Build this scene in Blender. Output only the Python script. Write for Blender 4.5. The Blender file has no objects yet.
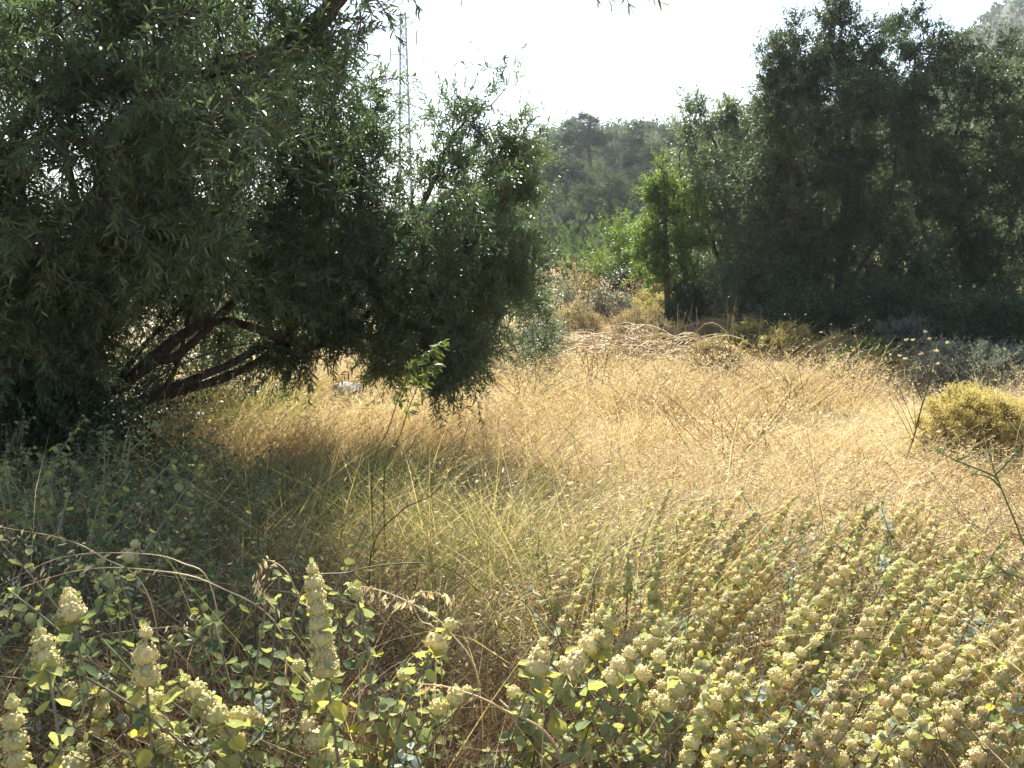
import bpy, math
import numpy as np
from mathutils import Vector

C = bpy.context.scene.collection
PI = math.pi
R0 = np.random.default_rng

# ------------------------------------------------------------------ camera geometry
F = 990.0
CAM = np.array([0.0, 0.0, 1.40])
PITCH = math.atan((384 - 250) / F)


def P(px, py, Y):
    """world point seen at pixel (px,py) standing Y metres ahead"""
    cx, cy = (px - 512) / F, (384 - py) / F
    d = np.array([cx, math.cos(PITCH) + cy * math.sin(PITCH), -math.sin(PITCH) + cy * math.cos(PITCH)])
    return CAM + d * (Y / d[1])


def ss(a, b, v):
    t = np.clip((np.asarray(v, float) - a) / (b - a), 0, 1)
    return t * t * (3 - 2 * t)


def H(x, y):
    """terrain height"""
    x = np.asarray(x, float); y = np.asarray(y, float)
    az = x / np.maximum(y, 8.0)
    z = 0.22 * (1 - ss(1.5, 6.0, y))
    z = z + 0.035 * np.clip(y - 12, 0, 30)
    g = 0.22 + 0.72 * ss(-0.10, 0.06, az) + 0.55 * ss(0.2, 0.6, az)
    z = z + 17.0 * g * ss(38, 150, y) - 22.0 * ss(190, 500, y)
    z = z + 0.05 * np.sin(x * 0.9 + 1.3) * np.cos(y * 0.7) + 0.03 * np.sin(x * 2.3 + y * 1.7)
    z = z + 0.5 * np.sin(x * 0.11 + 2) * np.sin(y * 0.13) * ss(30, 60, y)
    return z


def gnd(px, Y):
    x = (px - 512) / F * Y
    return np.array([x, Y, float(H(x, Y))])


def nrm(v):
    return v / np.maximum(np.linalg.norm(v, axis=-1, keepdims=True), 1e-9)


def rdir(rng, n):
    return nrm(rng.normal(size=(n, 3)))


# ------------------------------------------------------------------ mesh soup
class Soup:
    def __init__(self):
        self.v = []; self.rn = []; self.t = []; self.q = []; self.tm = []; self.qm = []; self.n = 0

    def add(self, verts, tris=None, quads=None, rnd=0.5, mat=0):
        """verts (n,k,3) copies of one template; tris (a,3) / quads (b,4) template indices; rnd scalar, (n,) or (n,k)"""
        verts = np.asarray(verts, float)
        if verts.ndim == 2: verts = verts[None]
        n, k, _ = verts.shape
        rnd = np.asarray(rnd, float)
        if rnd.ndim == 0: rnd = np.full((n, k), float(rnd))
        elif rnd.ndim == 1: rnd = np.repeat(rnd[:, None], k, 1)
        off = self.n + np.arange(n)[:, None, None] * k
        self.v.append(verts.reshape(-1, 3)); self.rn.append(rnd.reshape(-1))
        if tris is not None and len(tris):
            a = (np.asarray(tris)[None] + off).reshape(-1, 3); self.t.append(a); self.tm.append(np.full(len(a), mat))
        if quads is not None and len(quads):
            a = (np.asarray(quads)[None] + off).reshape(-1, 4); self.q.append(a); self.qm.append(np.full(len(a), mat))
        self.n += n * k

    def build(self, name, mats, parent=None, origin=None, smooth=False):
        co = np.concatenate(self.v) if self.v else np.zeros((0, 3))
        rn = np.concatenate(self.rn) if self.rn else np.zeros(0)
        if parent is not None: o0 = np.array(parent['_o'])
        elif origin is not None: o0 = np.asarray(origin, float)
        else: o0 = np.zeros(3)
        co = co - o0
        T = np.concatenate(self.t) if self.t else np.zeros((0, 3), int)
        Q = np.concatenate(self.q) if self.q else np.zeros((0, 4), int)
        mi = np.concatenate([np.concatenate(self.tm) if self.tm else np.zeros(0), np.concatenate(self.qm) if self.qm else np.zeros(0)]).astype(np.int32)
        me = bpy.data.meshes.new(name)
        me.vertices.add(len(co)); me.vertices.foreach_set('co', co.astype(np.float32).ravel())
        li = np.concatenate([T.ravel(), Q.ravel()]).astype(np.int32)
        tot = np.concatenate([np.full(len(T), 3), np.full(len(Q), 4)]).astype(np.int32)
        st = np.concatenate([[0], np.cumsum(tot)[:-1]]).astype(np.int32)
        me.loops.add(len(li)); me.loops.foreach_set('vertex_index', li)
        me.polygons.add(len(tot)); me.polygons.foreach_set('loop_start', st); me.polygons.foreach_set('loop_total', tot)
        me.polygons.foreach_set('material_index', mi)
        if smooth: me.polygons.foreach_set('use_smooth', np.ones(len(tot), bool))
        at = me.attributes.new('rnd', 'FLOAT', 'POINT'); at.data.foreach_set('value', rn.astype(np.float32))
        me.update(); me.validate()
        if not isinstance(mats, (list, tuple)): mats = [mats]
        for m in mats: me.materials.append(m)
        o = bpy.data.objects.new(name, me); C.objects.link(o)
        if parent is not None: o.parent = parent
        else: o.location = o0
        return o


def thing(name, label, cat, loc, group=None):
    o = bpy.data.objects.new(name, None); C.objects.link(o)
    o.location = loc; o['_o'] = [float(a) for a in loc]; o.empty_display_size = 0.1
    o['label'] = label; o['category'] = cat
    if group: o['group'] = group
    return o


def tag(o, label=None, cat=None, group=None, kind=None):
    if label: o['label'] = label
    if cat: o['category'] = cat
    if group: o['group'] = group
    if kind: o['kind'] = kind
    return o


def dup(root, loc, rotz=0.0, sc=1.0, label=None, group=None, tilt=(0, 0)):
    r = root.copy(); C.objects.link(r); r.location = loc; r.rotation_euler = (tilt[0], tilt[1], rotz)
    r.scale = (sc, sc, sc) if np.isscalar(sc) else sc
    if label: r['label'] = label
    if group: r['group'] = group
    for ch in list(root.children):
        c = ch.copy(); C.objects.link(c); c.parent = r
        for g in ch.children:
            d = g.copy(); C.objects.link(d); d.parent = c
    return r


# ------------------------------------------------------------------ materials
def new_mat(name):
    m = bpy.data.materials.new(name); m.use_nodes = True
    nt = m.node_tree; nt.nodes.clear()
    out = nt.nodes.new('ShaderNodeOutputMaterial')
    return m, nt, out


def ramp(nt, cols, fac):
    r = nt.nodes.new('ShaderNodeValToRGB')
    el = r.color_ramp.elements
    while len(el) < len(cols): el.new(0.5)
    for i, c in enumerate(cols):
        p, c = c if isinstance(c[0], (int, float)) and len(c) == 2 else (i / (len(cols) - 1), c)
        el[i].position = p; el[i].color = (*c, 1)
    nt.links.new(fac, r.inputs[0])
    return r.outputs[0]


def leaf_mat(name, cols, trans=0.35, rough=0.5, spec=0.4, back=None, nscale=1.2, namt=0.35, tcol=1.25, tb=.7):
    m, nt, out = new_mat(name); L = nt.links
    at = nt.nodes.new('ShaderNodeAttribute'); at.attribute_name = 'rnd'
    tc = nt.nodes.new('ShaderNodeTexCoord')
    no = nt.nodes.new('ShaderNodeTexNoise'); no.inputs['Scale'].default_value = nscale; no.inputs['Detail'].default_value = 2
    L.new(tc.outputs['Object'], no.inputs['Vector'])
    ma = nt.nodes.new('ShaderNodeMath'); ma.operation = 'MULTIPLY_ADD'
    ma.inputs[1].default_value = namt * 2; ma.inputs[2].default_value = -namt
    L.new(no.outputs['Fac'], ma.inputs[0])
    ad = nt.nodes.new('ShaderNodeMath'); ad.operation = 'ADD'; ad.use_clamp = True
    L.new(at.outputs['Fac'], ad.inputs[0]); L.new(ma.outputs[0], ad.inputs[1])
    col = ramp(nt, cols, ad.outputs[0])
    base = col
    if back is not None:
        ge = nt.nodes.new('ShaderNodeNewGeometry')
        mx = nt.nodes.new('ShaderNodeMixRGB'); mx.inputs[2].default_value = (*back, 1)
        L.new(ge.outputs['Backfacing'], mx.inputs[0]); L.new(col, mx.inputs[1]); base = mx.outputs[0]
    b = nt.nodes.new('ShaderNodeBsdfPrincipled')
    b.inputs['Roughness'].default_value = rough; b.inputs['Specular IOR Level'].default_value = spec
    L.new(base, b.inputs['Base Color'])
    t = nt.nodes.new('ShaderNodeBsdfTranslucent')
    g = nt.nodes.new('ShaderNodeMixRGB'); g.blend_type = 'MULTIPLY'; g.inputs[0].default_value = 1
    g.inputs[2].default_value = (tcol, tcol, tcol * tb, 1)
    L.new(col, g.inputs[1]); L.new(g.outputs[0], t.inputs['Color'])
    mi = nt.nodes.new('ShaderNodeMixShader'); mi.inputs[0].default_value = trans
    L.new(b.outputs[0], mi.inputs[1]); L.new(t.outputs[0], mi.inputs[2]); L.new(mi.outputs[0], out.inputs['Surface'])
    return m


def solid_mat(name, cols, rough=0.85, scale=6.0, bump=0.4, stretch=(1, 1, 1), metal=0.0):
    m, nt, out = new_mat(name); L = nt.links
    tc = nt.nodes.new('ShaderNodeTexCoord')
    mp = nt.nodes.new('ShaderNodeMapping'); mp.inputs['Scale'].default_value = stretch
    L.new(tc.outputs['Object'], mp.inputs['Vector'])
    no = nt.nodes.new('ShaderNodeTexNoise'); no.inputs['Scale'].default_value = scale; no.inputs['Detail'].default_value = 6
    L.new(mp.outputs[0], no.inputs['Vector'])
    col = ramp(nt, [(0.3, cols[0]), (0.7, cols[-1])] if len(cols) == 2 else [(0.28, cols[0]), (0.5, cols[1]), (0.72, cols[2])], no.outputs['Fac'])
    b = nt.nodes.new('ShaderNodeBsdfPrincipled'); b.inputs['Roughness'].default_value = rough
    b.inputs['Metallic'].default_value = metal; b.inputs['Specular IOR Level'].default_value = 0.25
    L.new(col, b.inputs['Base Color'])
    if bump:
        bp = nt.nodes.new('ShaderNodeBump'); bp.inputs['Strength'].default_value = bump; bp.inputs['Distance'].default_value = 0.03
        L.new(no.outputs['Fac'], bp.inputs['Height']); L.new(bp.outputs[0], b.inputs['Normal'])
    L.new(b.outputs[0], out.inputs['Surface'])
    return m


M = {}
M['olive'] = leaf_mat('olive_leaf', [(.027, .049, .026), (.056, .092, .043), (.10, .135, .066)], .38, .36, .45, back=(.14, .175, .09), tcol=2.0)
M['olive_far'] = leaf_mat('olive_leaf_distant', [(.028, .047, .024), (.052, .078, .037), (.09, .115, .055)], .30, .6, .22, back=(.085, .11, .065), tcol=1.7)
M['olive_pale'] = leaf_mat('olive_leaf_silvery', [(.065, .10, .05), (.115, .155, .075), (.18, .21, .11)], .36, .45, .4, back=(.20, .24, .15), tcol=1.7)
M['bark'] = solid_mat('olive_bark', [(.035, .026, .02), (.075, .055, .043), (.12, .098, .08)], .92, 9, .8, (5, 5, 1.3))
M['twig'] = solid_mat('twig_bark', [(.07, .052, .036), (.16, .125, .085)], .9, 20, .2)
M['dry'] = leaf_mat('dry_grass_blade', [(.24, .155, .075), (.46, .335, .165), (.63, .49, .27), (.78, .68, .45)], .45, .6, .25, nscale=.8, namt=.4, tcol=1.0, tb=.85)
M['straw'] = leaf_mat('pale_straw', [(.42, .30, .18), (.62, .50, .33), (.72, .62, .45)], .4, .55, .3, tcol=1.05)
M['greengrass'] = leaf_mat('green_grass_blade', [(.07, .11, .025), (.15, .18, .045), (.33, .28, .11), (.52, .40, .22)], .45, .5, .4, tcol=1.5)
M['litter'] = leaf_mat('dead_stem', [(.05, .032, .02), (.13, .085, .05), (.26, .18, .11)], .2, .8, .2, tcol=1.1)
M['whorl'] = leaf_mat('woolly_calyx', [(.42, .45, .19), (.76, .69, .39), (.89, .79, .53)], .5, .95, .05, nscale=6, namt=.15, tcol=1.08, tb=.85)
M['whorl_tan'] = leaf_mat('tan_calyx', [(.48, .43, .21), (.77, .65, .38), (.88, .76, .52)], .48, .95, .05, nscale=6, namt=.15, tcol=1.08, tb=.85)
M['whorl_dry'] = leaf_mat('dried_calyx', [(.30, .24, .13), (.50, .41, .25), (.64, .54, .36)], .40, .95, .05, nscale=6, namt=.15, tcol=1.05, tb=.85)
M['felt'] = leaf_mat('felted_leaf', [(.22, .26, .14), (.32, .35, .16), (.42, .43, .17), (.58, .50, .11)], .42, .9, .08, nscale=5, namt=.25, tcol=1.25, tb=.65)
M['felt_dark'] = leaf_mat('felted_leaf_green', [(.08, .12, .065), (.14, .19, .09), (.22, .25, .11), (.36, .34, .10)], .40, .9, .08, nscale=5, namt=.2, tcol=1.4, tb=.6)
M['stem'] = solid_mat('felted_stem', [(.13, .11, .07), (.26, .23, .15)], .9, 30, .1)
M['felt_white'] = leaf_mat('white_felted_leaf', [(.36, .42, .34), (.55, .58, .48)], .3, .95, .05, nscale=5, namt=.2)
M['cushion'] = leaf_mat('cushion_leaf', [(.26, .20, .07), (.47, .385, .14), (.66, .56, .25)], .45, .6, .3, nscale=5, namt=.3, tcol=1.1)
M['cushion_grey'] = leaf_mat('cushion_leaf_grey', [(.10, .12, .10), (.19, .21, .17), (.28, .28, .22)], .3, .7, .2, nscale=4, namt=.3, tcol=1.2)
M['cushion_dry'] = leaf_mat('cushion_leaf_dry', [(.22, .16, .08), (.38, .30, .16), (.50, .42, .24)], .35, .7, .2, nscale=4, namt=.3, tcol=1.2)
M['bright'] = leaf_mat('bright_green_leaf', [(.055, .10, .016), (.105, .165, .03), (.17, .235, .05)], .42, .55, .25, tcol=1.6, tb=.5)
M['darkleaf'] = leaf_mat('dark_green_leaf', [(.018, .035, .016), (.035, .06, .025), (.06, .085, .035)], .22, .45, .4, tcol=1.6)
M['wood_a'] = leaf_mat('maquis_leaf', [(.032, .055, .022), (.062, .092, .038), (.11, .135, .058)], .3, .75, .12, nscale=.8, tcol=1.5)
M['wood_b'] = leaf_mat('maquis_leaf_dark', [(.02, .04, .024), (.042, .068, .036), (.072, .097, .05)], .25, .75, .12, nscale=.8, tcol=1.5)
M['pine'] = leaf_mat('pine_needle', [(.03, .055, .03), (.055, .085, .045), (.09, .12, .06)], .22, .6, .3, nscale=.9, tcol=1.5)
M['rock'] = solid_mat('limestone', [(.32, .30, .27), (.48, .46, .42)], .9, 9, .6)
M['steel'] = solid_mat('galvanised_steel', [(.30, .33, .36), (.40, .43, .46)], .55, 3, 0, metal=.6)
M['thistle'] = leaf_mat('dry_seed_head', [(.50, .42, .32), (.66, .58, .46)], .35, .9, .1)
M['greenstem'] = leaf_mat('green_weed_stem', [(.10, .13, .05), (.20, .22, .10)], .2, .6, .3)


def ground_mat():
    m, nt, out = new_mat('dry_field_soil'); L = nt.links
    tc = nt.nodes.new('ShaderNodeTexCoord')
    n1 = nt.nodes.new('ShaderNodeTexNoise'); n1.inputs['Scale'].default_value = 9; n1.inputs['Detail'].default_value = 9
    n2 = nt.nodes.new('ShaderNodeTexNoise'); n2.inputs['Scale'].default_value = .22; n2.inputs['Detail'].default_value = 5
    L.new(tc.outputs['Object'], n1.inputs[0]); L.new(tc.outputs['Object'], n2.inputs[0])
    c1 = ramp(nt, [(.3, (.10, .065, .038)), (.5, (.25, .17, .09)), (.7, (.42, .32, .18))], n1.outputs['Fac'])
    c2 = ramp(nt, [(.35, (.13, .12, .055)), (.5, (.30, .24, .12)), (.65, (.40, .31, .17))], n2.outputs['Fac'])
    mx = nt.nodes.new('ShaderNodeMixRGB'); mx.inputs[0].default_value = .45
    L.new(c1, mx.inputs[1]); L.new(c2, mx.inputs[2])
    sx = nt.nodes.new('ShaderNodeSeparateXYZ'); L.new(tc.outputs['Object'], sx.inputs[0])
    mr = nt.nodes.new('ShaderNodeMapRange'); mr.inputs[1].default_value = 30; mr.inputs[2].default_value = 60
    L.new(sx.outputs['Y'], mr.inputs[0])
    n3 = nt.nodes.new('ShaderNodeTexNoise'); n3.inputs['Scale'].default_value = .5; n3.inputs['Detail'].default_value = 6
    L.new(tc.outputs['Object'], n3.inputs[0])
    c3 = ramp(nt, [(.4, (.03, .042, .022)), (.55, (.07, .075, .04)), (.72, (.20, .16, .09))], n3.outputs['Fac'])
    m2 = nt.nodes.new('ShaderNodeMixRGB'); L.new(mr.outputs[0], m2.inputs[0]); L.new(mx.outputs[0], m2.inputs[1]); L.new(c3, m2.inputs[2])
    b = nt.nodes.new('ShaderNodeBsdfPrincipled'); b.inputs['Roughness'].default_value = .95; b.inputs['Specular IOR Level'].default_value = .1
    L.new(m2.outputs[0], b.inputs['Base Color'])
    bp = nt.nodes.new('ShaderNodeBump'); bp.inputs['Strength'].default_value = .7; bp.inputs['Distance'].default_value = .06
    L.new(n1.outputs['Fac'], bp.inputs['Height']); L.new(bp.outputs[0], b.inputs['Normal'])
    L.new(b.outputs[0], out.inputs['Surface'])
    return m


M['ground'] = ground_mat()
M['farhill'] = solid_mat('scrubby_hillside', [(.03, .045, .03), (.06, .07, .045), (.14, .12, .09)], .95, .12, .6)

# ------------------------------------------------------------------ leaves, blades, tubes
DIAMOND = (np.array([[0, 0, 0], [.45, .5, .07], [1, 0, -.06], [.45, -.5, .07]]), None, np.array([[0, 3, 2, 1]]))
LANCE = (np.array([[0, 0, 0], [.28, .42, .05], [.62, .46, .04], [1, 0, -.07], [.62, -.46, .04], [.28, -.42, .05], [.28, 0, 0], [.62, 0, -.01]]),
         np.array([[0, 6, 1], [0, 5, 6], [7, 3, 2], [7, 4, 3]]), np.array([[6, 7, 2, 1], [6, 5, 4, 7]]))
_a = np.linspace(0, 2 * PI, 9)[:-1]
ROUND = (np.concatenate([[[.5, 0, -.17]], np.stack([.5 - .5 * np.cos(_a), .5 * np.sin(_a) * (1 + .15 * np.cos(_a)), .04 * np.cos(3 * _a)], 1)]),
         np.array([[0, (i + 1) % 8 + 1, i + 1] for i in range(8)]), None)
ROUND[0][1:, 2] += np.where(np.abs(ROUND[0][1:, 1]) > .3, .10, -.05)


def leaves(S, tpl, pos, d, up, ln, wd, rnd, mat=0):
    d = nrm(d); s = nrm(np.cross(up, d)); n = np.cross(d, s)
    t, tri, quad = tpl
    ln = np.broadcast_to(ln, (len(pos),)); wd = np.broadcast_to(wd, (len(pos),))
    v = pos[:, None] + d[:, None] * (t[None, :, 0:1] * ln[:, None, None]) + s[:, None] * (t[None, :, 1:2] * wd[:, None, None]) + n[:, None] * (t[None, :, 2:3] * ln[:, None, None])
    S.add(v, tri, quad, rnd, mat)


def tube(S, pts, rad, sides=6, mat=0, rnd=.5, rng=None, rough=0.0):
    pts = np.asarray(pts, float); k = len(pts)
    rad = np.broadcast_to(np.asarray(rad, float), (k,))
    tg = nrm(np.gradient(pts, axis=0))
    ref = np.array([.31, .22, .93]); ref = ref if abs(np.dot(ref, tg.mean(0))) < .92 else np.array([.9, .3, .1])
    s = nrm(np.cross(tg, ref)); n = np.cross(tg, s)
    a = np.linspace(0, 2 * PI, sides + 1)[:-1]
    rr = rad[:, None] * np.ones((k, sides))
    if rng is not None and rough: rr = rr * (1 + rough * rng.normal(size=rr.shape))
    v = pts[:, None] + rr[..., None] * (np.cos(a)[None, :, None] * s[:, None] + np.sin(a)[None, :, None] * n[:, None])
    v = v.reshape(-1, 3)
    q = []
    for i in range(k - 1):
        for j in range(sides):
            q.append([i * sides + j, i * sides + (j + 1) % sides, (i + 1) * sides + (j + 1) % sides, (i + 1) * sides + j])
    S.add(v, None, np.array(q), rnd, mat)


def bez(p0, p1, p2, n):
    t = np.linspace(0, 1, n)[:, None]
    return (1 - t) ** 2 * np.asarray(p0) + 2 * t * (1 - t) * np.asarray(p1) + t * t * np.asarray(p2)


def smooth_line(pts, n):
    """Catmull-Rom through points"""
    p = np.asarray(pts, float); p = np.concatenate([[2 * p[0] - p[1]], p, [2 * p[-1] - p[-2]]])
    out = []; m = len(p) - 3
    for u in np.linspace(0, m - 1e-6, n):
        i = int(u); t = u - i; a, b, c, d = p[i:i + 4]
        out.append(.5 * (2 * b + (c - a) * t + (2 * a - 5 * b + 4 * c - d) * t * t + (3 * b - a - 3 * c + d) * t ** 3))
    return np.array(out)


def ribbons(S, base, d, up_bend, ln, wd, rnd, seg=3, mat=0, flat=None):
    """grass blades: base (n,3), initial direction d, bend vector added quadratically"""
    n = len(base); d = nrm(d)
    side = nrm(np.cross(d, flat if flat is not None else np.random.default_rng(1).normal(size=(n, 3))))
    t = np.linspace(0, 1, seg + 1)
    c = base[:, None] + d[:, None] * (t[None, :, None] * ln[:, None, None]) + up_bend[:, None] * (t[None, :, None] ** 2 * ln[:, None, None])
    w = np.array([1.0] + [1 - .75 * (i / seg) ** 1.3 for i in range(1, seg)])
    Lv = c[:, :-1] - side[:, None] * (w[None, :, None] * wd[:, None, None] * .5)
    Rv = c[:, :-1] + side[:, None] * (w[None, :, None] * wd[:, None, None] * .5)
    v = np.concatenate([Lv, Rv, c[:, -1:]], 1)
    q = [[i, seg + i, seg + i + 1, i + 1] for i in range(seg - 1)]
    S.add(v, np.array([[seg - 1, 2 * seg - 1, 2 * seg]]), np.array(q) if q else None, rnd, mat)
    return c[:, -1], c[:, -2]


# ------------------------------------------------------------------ tree growing
PUFF, PUFFS = 5, 1.0


def sample_lobes(rng, lobes):
    pts, lob = [], []
    for i, l in enumerate(lobes):
        c, r, n = l[0], l[1], l[2]
        lo = l[3] if len(l) > 3 else .35
        d = rdir(rng, n); rad = (lo ** 3 + (1 - lo ** 3) * rng.random(n)) ** (1 / 3)
        q = np.asarray(c) + d * rad[:, None] * np.asarray(r)
        m = max(1, round(n / PUFF)); k = rng.integers(0, m, n); sz = min(.16, .22 * min(r))
        if n > 12: q = q[:m][k] + rng.normal(size=(n, 3)) * sz * PUFFS * rng.uniform(.7, 1.3, m)[k][:, None]
        pts.append(q); lob += [i] * n
    return np.concatenate(pts), np.array(lob)


def grow(rng, chains, clumps, step=.22, wander=.06):
    """join clump points to the nearest node of the growing skeleton; returns nodes, parents, fixed mask"""
    pts, par, pl = [], [], []
    for ch in chains:
        prev = -1
        if pts:
            dd = np.linalg.norm(np.array(pts) - ch[0], axis=1); prev = int(dd.argmin())
        for p in ch:
            pl.append(0 if prev < 0 else pl[prev] + np.linalg.norm(p - pts[prev]))
            pts.append(np.asarray(p, float)); par.append(prev); prev = len(pts) - 1
    nfix = len(pts)
    N = np.zeros((len(pts) + len(clumps) * 14, 3)); N[:nfix] = pts
    PL = np.zeros(len(N)); PL[:nfix] = pl; n = nfix
    d0 = np.linalg.norm(clumps[:, None] - N[None, :nfix], axis=2).min(1)
    tips = np.zeros(len(clumps), int)
    for ci in np.argsort(d0):
        c = clumps[ci]
        d = np.linalg.norm(N[:n] - c, axis=1)
        cost = d + .18 * PL[:n] + .5 * np.clip(N[:n, 2] - c[2] - .1, 0, None)
        j = int(cost.argmin()); dj = d[j]
        k = int(np.clip(round(dj / step), 1, 12))
        tg = nrm(N[j] - N[par[j]]) if par[j] >= 0 else np.array([0, 0, 1.])
        mid = N[j] + tg * dj * .35 + np.array([0, 0, .06 * dj])
        cur = bez(N[j], mid, c, k + 1)[1:]
        if k > 1: cur[:-1] += rng.normal(size=(k - 1, 3)) * wander * step
        prev = j
        for p in cur:
            N[n] = p; par.append(prev); PL[n] = PL[prev] + np.linalg.norm(p - N[prev]); prev = n; n += 1
        tips[ci] = prev
    return N[:n], np.array(par), nfix, tips


def branch_mesh(S, N, par, rad, sides=5, mat=0, mask=None):
    idx = np.where(par >= 0)[0]
    if mask is not None: idx = idx[mask[idx]]
    tg = np.zeros_like(N); ok = par >= 0
    tg[ok] = nrm(N[ok] - N[par[ok]]); tg[~ok] = [0, 0, 1]
    ref = np.array([.31, .22, .93]); s = np.cross(tg, ref); bad = np.linalg.norm(s, axis=1) < .2
    s[bad] = np.cross(tg[bad], [1, 0, 0]); s = nrm(s); b = np.cross(tg, s)
    a = np.linspace(0, 2 * PI, sides + 1)[:-1]
    ring = N[:, None] + rad[:, None, None] * (np.cos(a)[None, :, None] * s[:, None] + np.sin(a)[None, :, None] * b[:, None])
    p = par[idx]
    rp = np.minimum(rad[p], rad[idx] * 1.5)
    r0 = N[p][:, None] + rp[:, None, None] * (np.cos(a)[None, :, None] * s[p][:, None] + np.sin(a)[None, :, None] * b[p][:, None])
    # for a turn at the fork use the child's own frame
    r0 = np.where((np.sum(tg[p] * tg[idx], 1) < .6)[:, None, None], N[p][:, None] + (ring[idx] - N[idx][:, None]) / rad[idx][:, None, None] * rp[:, None, None], r0)
    v = np.concatenate([r0, ring[idx]], 1)
    S.add(v, None, np.array([[j, (j + 1) % sides, sides + (j + 1) % sides, sides + j] for j in range(sides)]), .5, mat)


def twig_leaves(rng, SL, ST, org, outd, ntw, nlf, tlen, llen, lwid, tpl, droop=.25, updir=.35, spread=.9, twig_r=.0022, rb=.5, matT=1, rvar=.5):
    """sprays of twigs with paired leaves at every point of org"""
    n = len(org)
    o = np.repeat(org, ntw, 0) + rng.normal(size=(n * ntw, 3)) * tlen * .18
    d = nrm(np.repeat(outd, ntw, 0) * .8 + rdir(rng, n * ntw) * spread + np.array([0, 0, updir]))
    L = tlen * rng.uniform(.5, 1.3, n * ntw)
    bend = np.array([0, 0, -1.0]) * (droop * rng.uniform(.2, 1.3, n * ntw))[:, None] + rng.normal(size=(n * ntw, 3)) * .12
    if ST is not None:
        tt = np.linspace(0, 1, 4)
        c = o[:, None] + d[:, None] * (tt[None, :, None] * L[:, None, None]) + bend[:, None] * (tt[None, :, None] ** 2 * L[:, None, None])
        s = nrm(np.cross(d, rdir(rng, len(d)))); b = np.cross(nrm(d), s)
        vv = []
        for i in range(4):
            r = twig_r * (1.3 - .9 * tt[i])
            for a in (0, 2.094, 4.189):
                vv.append(c[:, i] + r * (math.cos(a) * s + math.sin(a) * b))
        vv = np.stack(vv, 1)
        q = [[i * 3 + j, i * 3 + (j + 1) % 3, i * 3 + 3 + (j + 1) % 3, i * 3 + 3 + j] for i in range(3) for j in range(3)]
        ST.add(vv, None, np.array(q), .5, matT)
    t = np.linspace(.12, 1, nlf)[None] + rng.uniform(-.04, .04, (n * ntw, nlf))
    p = o[:, None] + d[:, None] * (t[..., None] * L[:, None, None]) + bend[:, None] * (t[..., None] ** 2 * L[:, None, None])
    tan = nrm(d[:, None] + 2 * bend[:, None] * t[..., None])
    perp = nrm(np.cross(tan, rdir(rng, n * ntw)[:, None] + 0 * tan))
    perp2 = np.cross(tan, perp)
    ang = np.arange(nlf)[None] * PI + (np.arange(nlf) // 2)[None] * PI / 2 + rng.normal(size=(n * ntw, nlf)) * .5
    rad = perp * np.cos(ang)[..., None] + perp2 * np.sin(ang)[..., None]
    ld = nrm(tan * rng.uniform(.45, 1.1, t.shape)[..., None] + rad * .85)
    up = nrm(rng.normal(size=ld.shape) * .55 + np.array([0, 0, 1.]) + tan * .3)
    k = t.size
    sc = (rng.uniform(.6, 1.2, t.shape) * (1 - .35 * np.clip(t, 0, 1) ** 3)).reshape(-1)
    rn = np.clip(np.repeat(rb + rvar * (rng.random(n * ntw) - .5) * .8, nlf) + rvar * (rng.random(k) - .5) * .9, 0, 1)
    leaves(SL, tpl, p.reshape(-1, 3), ld.reshape(-1, 3), up.reshape(-1, 3), llen * sc, lwid * sc * rng.uniform(.8, 1.2, k), rn)


def make_tree(seed, name, label, cat, base, chains, lobes, mats, leafmat, ntw=8, nlf=16, tlen=.35, llen=.06, lwid=.012, tpl=DIAMOND,
              group=None, near=False, trunk_r=.1, sides=5, rtip=.004, rexp=.42, droop=.25, updir=.35, spread=.9, step=.25, rb=.5, limb_parts=False, keep=None, crown_name='crown', minr=None):
    rng = R0(seed)
    root = thing(name, label, cat, base, group)
    clumps, lob = sample_lobes(rng, lobes)
    if keep is not None:
        k = keep(clumps); clumps, lob = clumps[k], lob[k]
    chains = [np.asarray(c, float) for c in chains]
    N, par, nfix, tips = grow(rng, chains, clumps, step)
    cnt = np.zeros(len(N)); cnt[tips] += 1
    for i in range(len(N) - 1, -1, -1):
        if par[i] >= 0: cnt[par[i]] += cnt[i]
    rad = np.minimum(rtip * np.maximum(cnt, 1) ** rexp, trunk_r)
    k0 = 0
    for ci, ch in enumerate(chains):
        S = Soup(); n = len(ch)
        r = np.maximum(rad[k0:k0 + n], .004)
        r = np.minimum.accumulate(r)
        if minr and ci in minr: r = np.maximum(r, np.linspace(*minr[ci], n))
        if ci == 0: r = r * np.linspace(1.25, 1, n)
        pts = smooth_line(ch, n * 4); rr = np.interp(np.linspace(0, n - 1, n * 4), np.arange(n), r)
        if par[k0] >= 0: pts = np.concatenate([[N[par[k0]]], pts]); rr = np.concatenate([[rr[0]], rr])
        tube(S, pts, rr, 9 if near else 6, rng=rng, rough=.11 if near else .06)
        lo_ = S.build('trunk' if ci == 0 else 'limb', mats, root, smooth=True)
        if ci == 0: tr_ = lo_
        else: lo_.parent = tr_
        k0 += n
    SB = Soup(); m = np.arange(len(N)) >= nfix
    branch_mesh(SB, N, par, np.maximum(rad, rtip), sides, 0, m)
    SB.build('branches', mats, root, smooth=True)
    cen = np.array([np.asarray(l[0]) for l in lobes])[lob]
    outd = nrm(clumps - cen + rng.normal(size=clumps.shape) * .15)
    SL = Soup()
    twig_leaves(rng, SL, SL if near else None, clumps, outd, ntw, nlf, tlen, llen, lwid, tpl, droop, updir, spread, rb=rb)
    SL.build(crown_name, [leafmat, M['twig']], root)
    return root


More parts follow.
